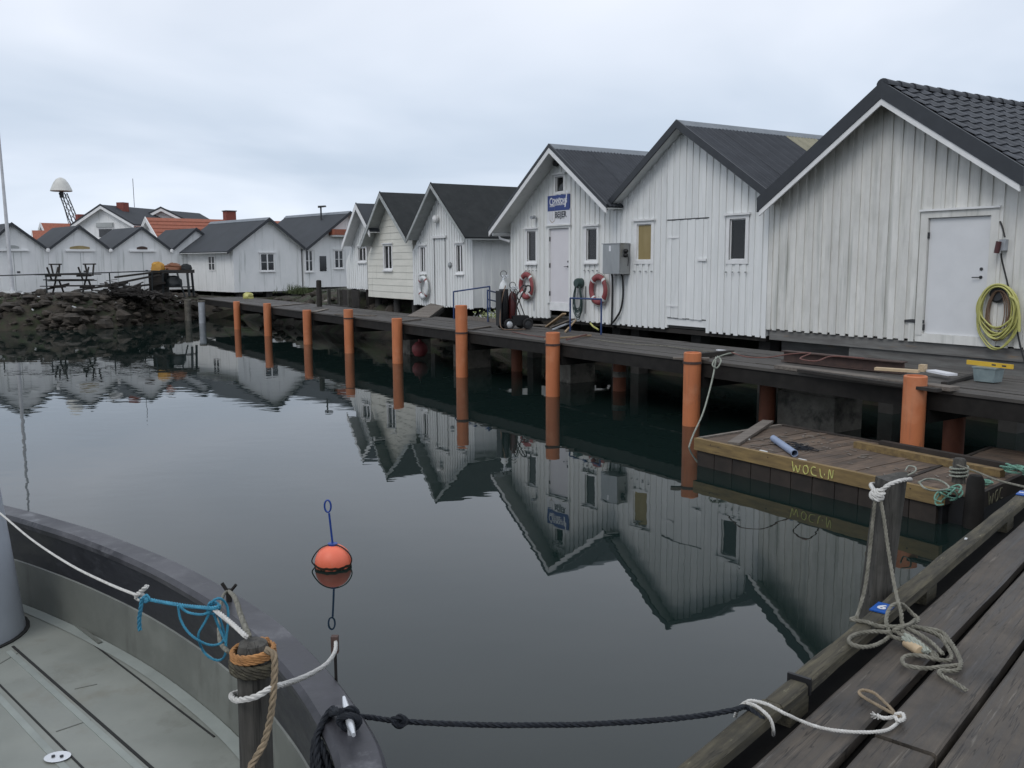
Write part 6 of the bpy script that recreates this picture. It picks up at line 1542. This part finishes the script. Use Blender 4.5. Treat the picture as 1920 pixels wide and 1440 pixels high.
# fork on the rail and eye post
p = on_z(430, 1128, RLZ); z1 = zat(430, 1093, p)
fk = MB().tube([(p.x, p.y, RLZ - .02), (p.x, p.y, z1 - .03)], .014, 7); fk.tube([(p.x, p.y, z1 - .05), (p.x - .03, p.y, z1 + .0)], .008, 6).tube([(p.x, p.y, z1 - .05), (p.x + .035, p.y, z1 - .008)], .008, 6)
fk.build('rail_fork', 'wet_black', boat)
FK = Vector((p.x, p.y, z1 - .04))
p = on_z(630, 1268, RLZ); z1 = zat(632, 1192, p)
ST = Vector((p.x + .004, p.y, z1))
MB().tube([(p.x, p.y, RLZ - .03), (p.x, p.y, z1 - .035)], .006, 6).build('stanchion', 'wet_black', boat)
MB().box(p.x - .013, p.x + .013, p.y - .012, p.y + .012, z1 - .065, z1).build('shackle', 'rust', boat)
# cleat
ca, cb = on_z(645, 1308, RLZ + .05), on_z(663, 1378, RLZ + .05); cm = (ca + cb) / 2; cd = (cb - ca).normalized()
cl = MB().tube([ca, ca.lerp(cb, .25) - Vector((0, 0, .006)), cm - Vector((0, 0, .01)), ca.lerp(cb, .75) - Vector((0, 0, .006)), cb], [.007, .013, .014, .013, .007], 10)
clo = cl.build('cleat', 'steel_shiny', boat, smooth=True)
for f in (.35, .65): MB().tube([ca.lerp(cb, f), ca.lerp(cb, f) - Vector((0, 0, .055))], .010, 8).build('cleat_foot', 'steel_shiny', clo)
# navy line made fast on the cleat, tail coiled inside, main part to the pier
nl = thing('mooring_line', 'dark navy mooring line made fast on the boat cleat and led to the pier', 'rope', cm)
px_ = Vector((cd.y, -cd.x, 0))
wr = []
for k in range(30):
    a = k * .55; wr.append(cm + cd * (.03 * math.sin(a * .5)) + px_ * (.03 * math.cos(a)) + Vector((0, 0, -.012 + .022 * math.sin(a))))
rope_mb(wr, .012, 4).build('turns', 'rope_navy', nl, smooth=True)
P1 = on_z(1383, 1332, 1.15)
run = [cm + px_ * .02, at(690, 1345, 2.95), at(750, 1352, 2.94), at(900, 1359, 2.93), at(1100, 1358, 2.93), at(1280, 1346, 2.94), at(1372, 1332, 2.95), P1 + Vector((.03, .0, .012)), P1 + PN * .1 + Vector((0, 0, .0))]
rope_mb(run, .0105, 8).build('line', 'rope_navy', nl, smooth=True)
rope_mb([at(735, 1350, 2.93), at(752, 1344, 2.925), at(760, 1353, 2.92), at(750, 1361, 2.92), at(738, 1354, 2.925), at(755, 1348, 2.935), at(765, 1356, 2.94)], .011, 5).build('splice', 'rope_navy', nl, smooth=True)
for k in range(9):
    o_ = k * 4.5; dd = rnd(-.02, .02)
    pts = [cm + Vector((-.02, -.01, .01 * k * .3)), at(625 - o_ * .4, 1328 + o_ * .5, 2.9 + dd), at(598 - o_ * .35 + 8, 1352 + o_, 2.86 + dd), at(588 + o_ * .4, 1395 + rnd(-6, 6), 2.80 + dd), at(588 + o_ * 1.0, 1450, 2.74 + dd), at(596 + o_, 1500 + rnd(0, 20), 2.70 + dd)]
    rope_mb(pts, .011, 6).build('tail_strand', 'rope_navy', nl, smooth=True)

# ---- mooring post at the left
pd_ = 2.05
pt_ = at(474, 1196, pd_); pb_ = at(482, 1440, pd_)
post = thing('mooring_post', 'weathered round post wrapped with orange and dark rope beside the boat', 'post', (pb_.x + .02, pd_, -2))
dirp = (pb_ - pt_).normalized()
bot = pt_ + dirp * 3.6
ps = MB(); K = 34; nn = 18
for i in range(K + 1):
    f = i / K; c = pt_.lerp(bot, f ** 1.6)
    rr = .040 + .004 * f
    if i == 0: rr = .018
    if i == 1: rr = .034
    for k in range(nn):
        a = 2 * math.pi * k / nn; d = Vector((math.cos(a), math.sin(a), 0))
        ps.v.append(c + d * rr * (1 + .07 * noise.noise(Vector((math.cos(a) * 2.2, math.sin(a) * 2.2, c.z * .9))) + .03 * noise.noise(Vector((math.cos(a) * 7, math.sin(a) * 7, c.z * 2)))) + Vector((0, 0, -.004 * (i == 0))))
for i in range(K):
    for k in range(nn): ps.f.append((i * nn + k, i * nn + (k + 1) % nn, (i + 1) * nn + (k + 1) % nn, (i + 1) * nn + k))
ps.f.append(tuple(range(nn)))
ps.build('shaft', 'post_wood', post, smooth=True)
def wrap(c, rr, turns, z0, z1, phase=0, lean=0.0):
    return [c + Vector((math.cos(a + phase) * rr, math.sin(a + phase) * rr, z0 + (z1 - z0) * k / (turns * 14) + lean * math.cos(a + phase))) for k, a in [(k, k * 2 * math.pi / 14) for k in range(turns * 14 + 1)]]
def axis_at(y): return at(474 + (y - 1196) / 244 * 8, y, pd_)
g1 = axis_at(1222); g2 = axis_at(1245); g3 = axis_at(1300)
tg = thing('rope_wrap', 'faded orange rope wound twice round the head of the left post', 'rope', g1)
rope_mb(wrap(g1, .0485, 3, .010, -.010, 1.0, .004), .0066, 4).build('turns', 'rope_orange', tg, smooth=True)
tg = thing('rope_wrap', 'dark mossy rope wound round the left post below the orange rope', 'rope', g2)
rope_mb(wrap(g2, .050, 3, .012, -.014, 2.0, -.003), .0085, 4).build('turns', 'pier_beam', tg, smooth=True)
hang = [at(497, 1218, 1.99), at(512, 1226, 1.99), at(515, 1245, 1.985), at(513, 1290, 1.98), at(508, 1340, 1.975), at(496, 1390, 1.97), at(480, 1420, 1.965), at(468, 1445, 1.96), at(462, 1500, 1.95)]
tag(rope_mb(hang, .0085, 8).build('hanging_rope', 'rope_tan', smooth=True), 'thick tan rope hanging down the left post', 'rope')
wh = [at(437, 1310, 2.0), at(434, 1304, 2.04), at(445, 1313, 1.985), at(480, 1306, 1.97), at(512, 1288, 1.985), at(540, 1281, 2.05), at(580, 1265, 2.4), at(612, 1245, 2.75), at(628, 1222, 3.05), ST + Vector((0, 0, -.02))]
tag(rope_mb([axis_at(1310) + Vector((-.05, .03, 0))] + wh[1:], .0075, 8).build('tie_rope', 'rope_white', smooth=True), 'white rope from the left post to the eye on the boat rail', 'rope')
# thin white line with blue tail to the post head
wl_pts = [at(-62, 912, 4.5), at(0, 962, 4.05), at(60, 1012, 3.65), at(130, 1058, 3.2), at(200, 1093, 2.8), at(262, 1118, 2.45)]
t = thing('white_line', 'thin white line running over the boat and knotted to blue cord', 'rope', wl_pts[-1])
rope_mb(wl_pts, .0045, 8).build('line', 'rope_white', t, smooth=True)
rope_mb([at(255, 1120, 2.46), at(262, 1112, 2.43), at(268, 1119, 2.44), at(262, 1124, 2.45), at(256, 1117, 2.45), at(266, 1108, 2.43), at(276, 1099, 2.42)], .007, 5).build('knot', 'rope_white', t, smooth=True)
t = thing('blue_cord', 'bright blue cord tangled between the white line and the left post', 'rope', at(330, 1150, 2.3))
rope_mb([at(262, 1120, 2.45), at(300, 1128, 2.38), at(350, 1136, 2.3), at(395, 1140, 2.22), at(408, 1138, 2.2)], .0055, 8).build('line', 'rope_blue', t, smooth=True)
rope_mb([at(266, 1122, 2.44), at(264, 1140, 2.44), at(261, 1160, 2.44), at(262, 1182, 2.44)], .006, 8).build('tail', 'rope_blue', t, smooth=True)
for pts in ([(268, 1121), (275, 1116), (280, 1124), (272, 1129), (266, 1121)],
            [(334, 1135), (338, 1160), (350, 1182), (368, 1198), (392, 1209), (412, 1207), (420, 1196), (416, 1170), (405, 1145)],
            [(334, 1135), (352, 1148), (380, 1152), (398, 1144)],
            [(396, 1142), (385, 1165), (372, 1190), (378, 1215), (392, 1232), (410, 1238), (422, 1228), (424, 1200), (428, 1160), (425, 1135), (412, 1122), (398, 1128), (394, 1142)],
            [(388, 1148), (392, 1132), (402, 1128), (412, 1136), (408, 1148), (394, 1150), (390, 1138), (404, 1132)],
            [(400, 1150), (412, 1180), (424, 1205)]):
    rope_mb([at(x, y, 2.24 + rnd(-.012, .012)) for x, y in pts], .0036, 6).build('loop', 'rope_blue', t, smooth=True)
tag(rope_mb([at(402, 1143, 2.22), at(430, 1165, 2.14), at(462, 1194, 2.03)], .0065, 8).build('tie_rope', 'rope_white', smooth=True), 'short taut white rope from the blue knot to the left post', 'rope')
tag(rope_mb([FK, at(440, 1120, 2.9), at(452, 1155, 2.5), at(466, 1192, 2.06)], .008, 8).build('tie_rope', 'rope_grey', smooth=True), 'worn grey rope from the rail fork to the left post', 'rope')
tag(rope_mb([FK + Vector((-.01, 0, 0)), at(418, 1118, 3.3), at(412, 1150, 2.8), at(412, 1200, 2.4), at(428, 1222, 2.12)], .006, 8).build('tie_rope', 'rope_grey', smooth=True), 'thin dark lashing hanging from the rail fork', 'rope')

# ---- square post at the pier edge
pr_ = 4.27
ta, tb_ = at(1672, 892, pr_), at(1640, 1130, pr_)
ax2 = (tb_ - ta).normalized(); bt = ta + ax2 * 4.0
post2 = thing('mooring_post', 'weathered square-cut post at the pier edge with rope tied round its head', 'post', (bt.x, bt.y, bt.z))
K = 22; pm_ = MB(); rot = R(20); cross = []
for i in range(12):
    a = 2 * math.pi * i / 12; q = max(abs(math.cos(a)), abs(math.sin(a))); cross.append((math.cos(a) / q ** .72, math.sin(a) / q ** .72))
for i in range(K + 1):
    f = (i / K) ** 1.7; c = ta.lerp(bt, f)
    for (x, y) in cross:
        d = Vector((x * math.cos(rot) - y * math.sin(rot), x * math.sin(rot) + y * math.cos(rot), 0)) * (.066 + .008 * f) * (1 + .05 * noise.noise(Vector((x * 3, y * 3, c.z * 1.2))))
        v = c + d
        if i == 0: v.z += .018 * (d.x / .07) ** 2 - .012 + d.x * .18
        pm_.v.append(v)
for i in range(K):
    for k in range(12): pm_.f.append((i * 12 + k, i * 12 + (k + 1) % 12, (i + 1) * 12 + (k + 1) % 12, (i + 1) * 12 + k))
o = len(pm_.v); pm_.v.append(ta + Vector((0, 0, -.022)))
for k in range(12): pm_.f.append((o, (k + 1) % 12, k))
pm_.build('shaft', 'post_wood', post2, smooth=True)
RB = 'grey rope of the square post'
t = thing('post_rope', 'thick pale rope knotted round the square post with two strands hanging to the pier', 'rope', at(1640, 1130, 4.1))
rr = .0108
zb1 = at(1672, 915, pr_)
rope_mb([at(1635, 918, 4.17), at(1650, 920, 4.14), at(1668, 908, 4.13), at(1690, 901, 4.16), at(1705, 899, 4.24), at(1704, 899, 4.36), at(1680, 903, 4.40), at(1650, 908, 4.38), at(1634, 908, 4.30), at(1637, 916, 4.17), at(1645, 926, 4.13), at(1655, 927, 4.125)], rr, 6).build('head_loop', 'rope_white', t, smooth=True)
rope_mb([at(1634, 925, 4.14), at(1645, 930, 4.12), at(1656, 926, 4.13), at(1652, 920, 4.15), at(1638, 921, 4.15), at(1633, 930, 4.14), at(1645, 937, 4.12), at(1656, 932, 4.13)], rr, 6).build('knot', 'rope_white', t, smooth=True)
rope_mb([at(1641, 933, 4.13), at(1636, 980, 4.12), at(1630, 1040, 4.09), at(1622, 1100, 4.04), at(1612, 1140, 3.98), on_z(1606, 1158, 1.175)], rr * .85, 8).build('strand', 'rope_grey', t, smooth=True)
rope_mb([at(1650, 933, 4.13), at(1657, 970, 4.10), at(1664, 1020, 4.05), at(1672, 1070, 3.97), at(1682, 1120, 3.87), on_z(1690, 1150, 1.2)], rr * .85, 8).build('strand', 'rope_grey', t, smooth=True)
def heap(pts, z, r, m): return rope_mb([on_z(x, y, zz) for x, y, zz in pts], r, 8)
Z0 = 1.125
pile_t = thing('rope_pile', 'heap of thick grey rope lying on the pier planks below the square post', 'rope', on_z(1700, 1200, 1.1))
for pts in ([(1606, 1158, 1.17), (1596, 1162, 1.165), (1625, 1166, 1.17), (1650, 1174, 1.175), (1690, 1174, 1.17), (1715, 1168, 1.15), (1722, 1160, 1.15), (1712, 1152, 1.16), (1700, 1140, 1.19), (1688, 1132, 1.22), (1672, 1136, 1.22), (1664, 1150, 1.2), (1662, 1168, 1.18), (1668, 1185, 1.16)],
            [(1668, 1186, 1.16), (1640, 1184, 1.17), (1612, 1187, 1.172), (1594, 1195, 1.17), (1594, 1206, 1.168), (1615, 1213, 1.16), (1640, 1210, 1.15), (1662, 1198, 1.14), (1672, 1184, 1.15)],
            [(1690, 1150, 1.2), (1692, 1170, 1.17), (1700, 1175, 1.16), (1730, 1180, 1.14), (1760, 1192, 1.13), (1775, 1210, 1.125), (1784, 1228, 1.125), (1780, 1238, 1.125), (1755, 1236, 1.125), (1725, 1229, 1.125), (1700, 1230, 1.125), (1692, 1238, 1.125), (1700, 1248, 1.125), (1730, 1253, 1.125), (1760, 1251, 1.125), (1788, 1248, 1.125), (1802, 1246, 1.125), (1796, 1228, 1.128), (1780, 1205, 1.13), (1755, 1188, 1.14), (1715, 1174, 1.16)],
            [(1708, 1175, 1.16), (1735, 1178, 1.15), (1765, 1185, 1.14), (1780, 1200, 1.135), (1798, 1230, 1.13), (1800, 1252, 1.13), (1785, 1258, 1.122), (1762, 1258, 1.122), (1768, 1268, 1.12), (1790, 1280, 1.118), (1812, 1294, 1.116)],
            [(1680, 1185, 1.15), (1695, 1192, 1.15), (1720, 1205, 1.14), (1745, 1225, 1.13), (1758, 1232, 1.13)], [(1690, 1182, 1.165), (1712, 1195, 1.15), (1735, 1212, 1.14), (1756, 1228, 1.132)], [(1700, 1178, 1.17), (1722, 1188, 1.16), (1748, 1206, 1.145), (1768, 1226, 1.135)],
            [(1664, 1190, 1.15), (1680, 1196, 1.14), (1695, 1200, 1.135), (1690, 1188, 1.15), (1676, 1182, 1.16), (1690, 1176, 1.175), (1706, 1170, 1.17), (1716, 1162, 1.16)]):
    rope_mb([on_z(*p) for p in pts], .0092, 8).build('rope_turn', 'rope_grey', pile_t, smooth=True)
for pts in ([(1692, 1196, 1.15), (1712, 1206, 1.145), (1736, 1222, 1.135)], [(1696, 1190, 1.16), (1720, 1204, 1.15), (1742, 1222, 1.14)]):
    rope_mb([on_z(*p) for p in pts], .011, 8).build('rope_turn', 'rope_pale', pile_t, smooth=True)
tag(MB().tube([on_z(1700, 1205, 1.13), on_z(1726, 1222, 1.13)], .022, 10).build('fender_stub', 'board_new', smooth=True), 'pale stub of wood caught in the rope heap', 'wood stub')
# white rope with eye splice on the planks
t = thing('white_rope', 'clean white rope with a loop spliced in its end lying over the pier edge', 'rope', on_z(1600, 1365, 1.11))
rw = .0066
rope_mb([on_z(1378, 1344, 1.08), on_z(1385, 1328, 1.145), on_z(1398, 1317, 1.168), on_z(1412, 1314, 1.17), on_z(1440, 1321, 1.185), on_z(1472, 1338, 1.175), on_z(1500, 1351, 1.135), on_z(1530, 1362, 1.115), on_z(1570, 1370, 1.112), on_z(1625, 1373, 1.112), on_z(1665, 1368, 1.112), on_z(1688, 1350, 1.115), on_z(1690, 1342, 1.12)], rw, 8, rw * 5).build('rope', 'rope_white', t, smooth=True)
rope_mb([on_z(1400, 1318, 1.175), on_z(1418, 1324, 1.175), on_z(1436, 1338, 1.17), on_z(1446, 1352, 1.15), on_z(1450, 1370, 1.11), on_z(1450, 1378, 1.06)], rw, 8, rw * 5).build('rope_end', 'rope_white', t, smooth=True)
rope_mb([on_z(1690, 1345, 1.12), on_z(1675, 1338, 1.118), on_z(1645, 1322, 1.115), on_z(1618, 1306, 1.114), on_z(1611, 1298, 1.114), on_z(1620, 1294, 1.114), on_z(1640, 1300, 1.115), on_z(1658, 1316, 1.116), on_z(1672, 1330, 1.118), on_z(1682, 1345, 1.122)], rw, 8, rw * 5).build('eye_loop', 'rope_tan', t, smooth=True)
rope_mb([on_z(1678, 1340, 1.125), on_z(1692, 1338, 1.128), on_z(1695, 1348, 1.126), on_z(1684, 1352, 1.125), on_z(1678, 1344, 1.13), on_z(1668, 1346, 1.118), on_z(1655, 1346, 1.115), on_z(1645, 1341, 1.114)], rw * 1.1, 6, rw * 5).build('knot', 'rope_white', t, smooth=True)
fr_ = MB(); e_ = on_z(1646, 1343, 1.114)
for k in range(16):
    a = rnd(2.2, 4.4); fr_.tube([e_, e_ + Vector((math.cos(a) * rnd(.012, .03), math.sin(a) * rnd(.01, .03), rnd(-.006, .012)))], .0015, 4)
fr_.build('frayed_end', 'rope_white', t, kind='stuff')
# blue number tags on the edge beam
def numtag(px, py, num, lab, w=.12, h=.075):
    c = on_z(px, py, 1.162); t = thing('number_plate', lab, 'number plate', c, 0, 'blue berth number plates')
    ux, uy = PD, -PN
    MB().hexa([c + ux * sx * w / 2 + uy * sy * h / 2 + Vector((0, 0, z)) for z in (0.0, .006) for sx, sy in ((-1, -1), (1, -1), (1, 1), (-1, 1))]).build('plate', 'tag_blue', t)
    m_ = MB(); (text_mesh(m_, num, lambda x, y: c + ux * (y - .026) - uy * (x - .02) + Vector((0, 0, .0075)), .08, bold=.003) if num else m_.bar(c - uy * .03 + Vector((0, 0, .0075)), c + uy * .03 + Vector((0, 0, .0075)), .018, .002)); m_.build('numeral' if num else 'white_mark', 'sign_white', t)
numtag(1654, 1141, '6', 'small blue plate with a white 6 on the pier edge under the rope')
numtag(1920, 926, '', 'small blue plate with a white mark further along the pier edge beam')
sh_ = on_z(1811, 1010, 1.165); tag(MB().bar(sh_ - PD * .012, sh_ + PD * .012, .012, .006).build('shell_scrap', 'litter_white'), 'tiny white scrap lying on the pier edge beam', 'scrap')
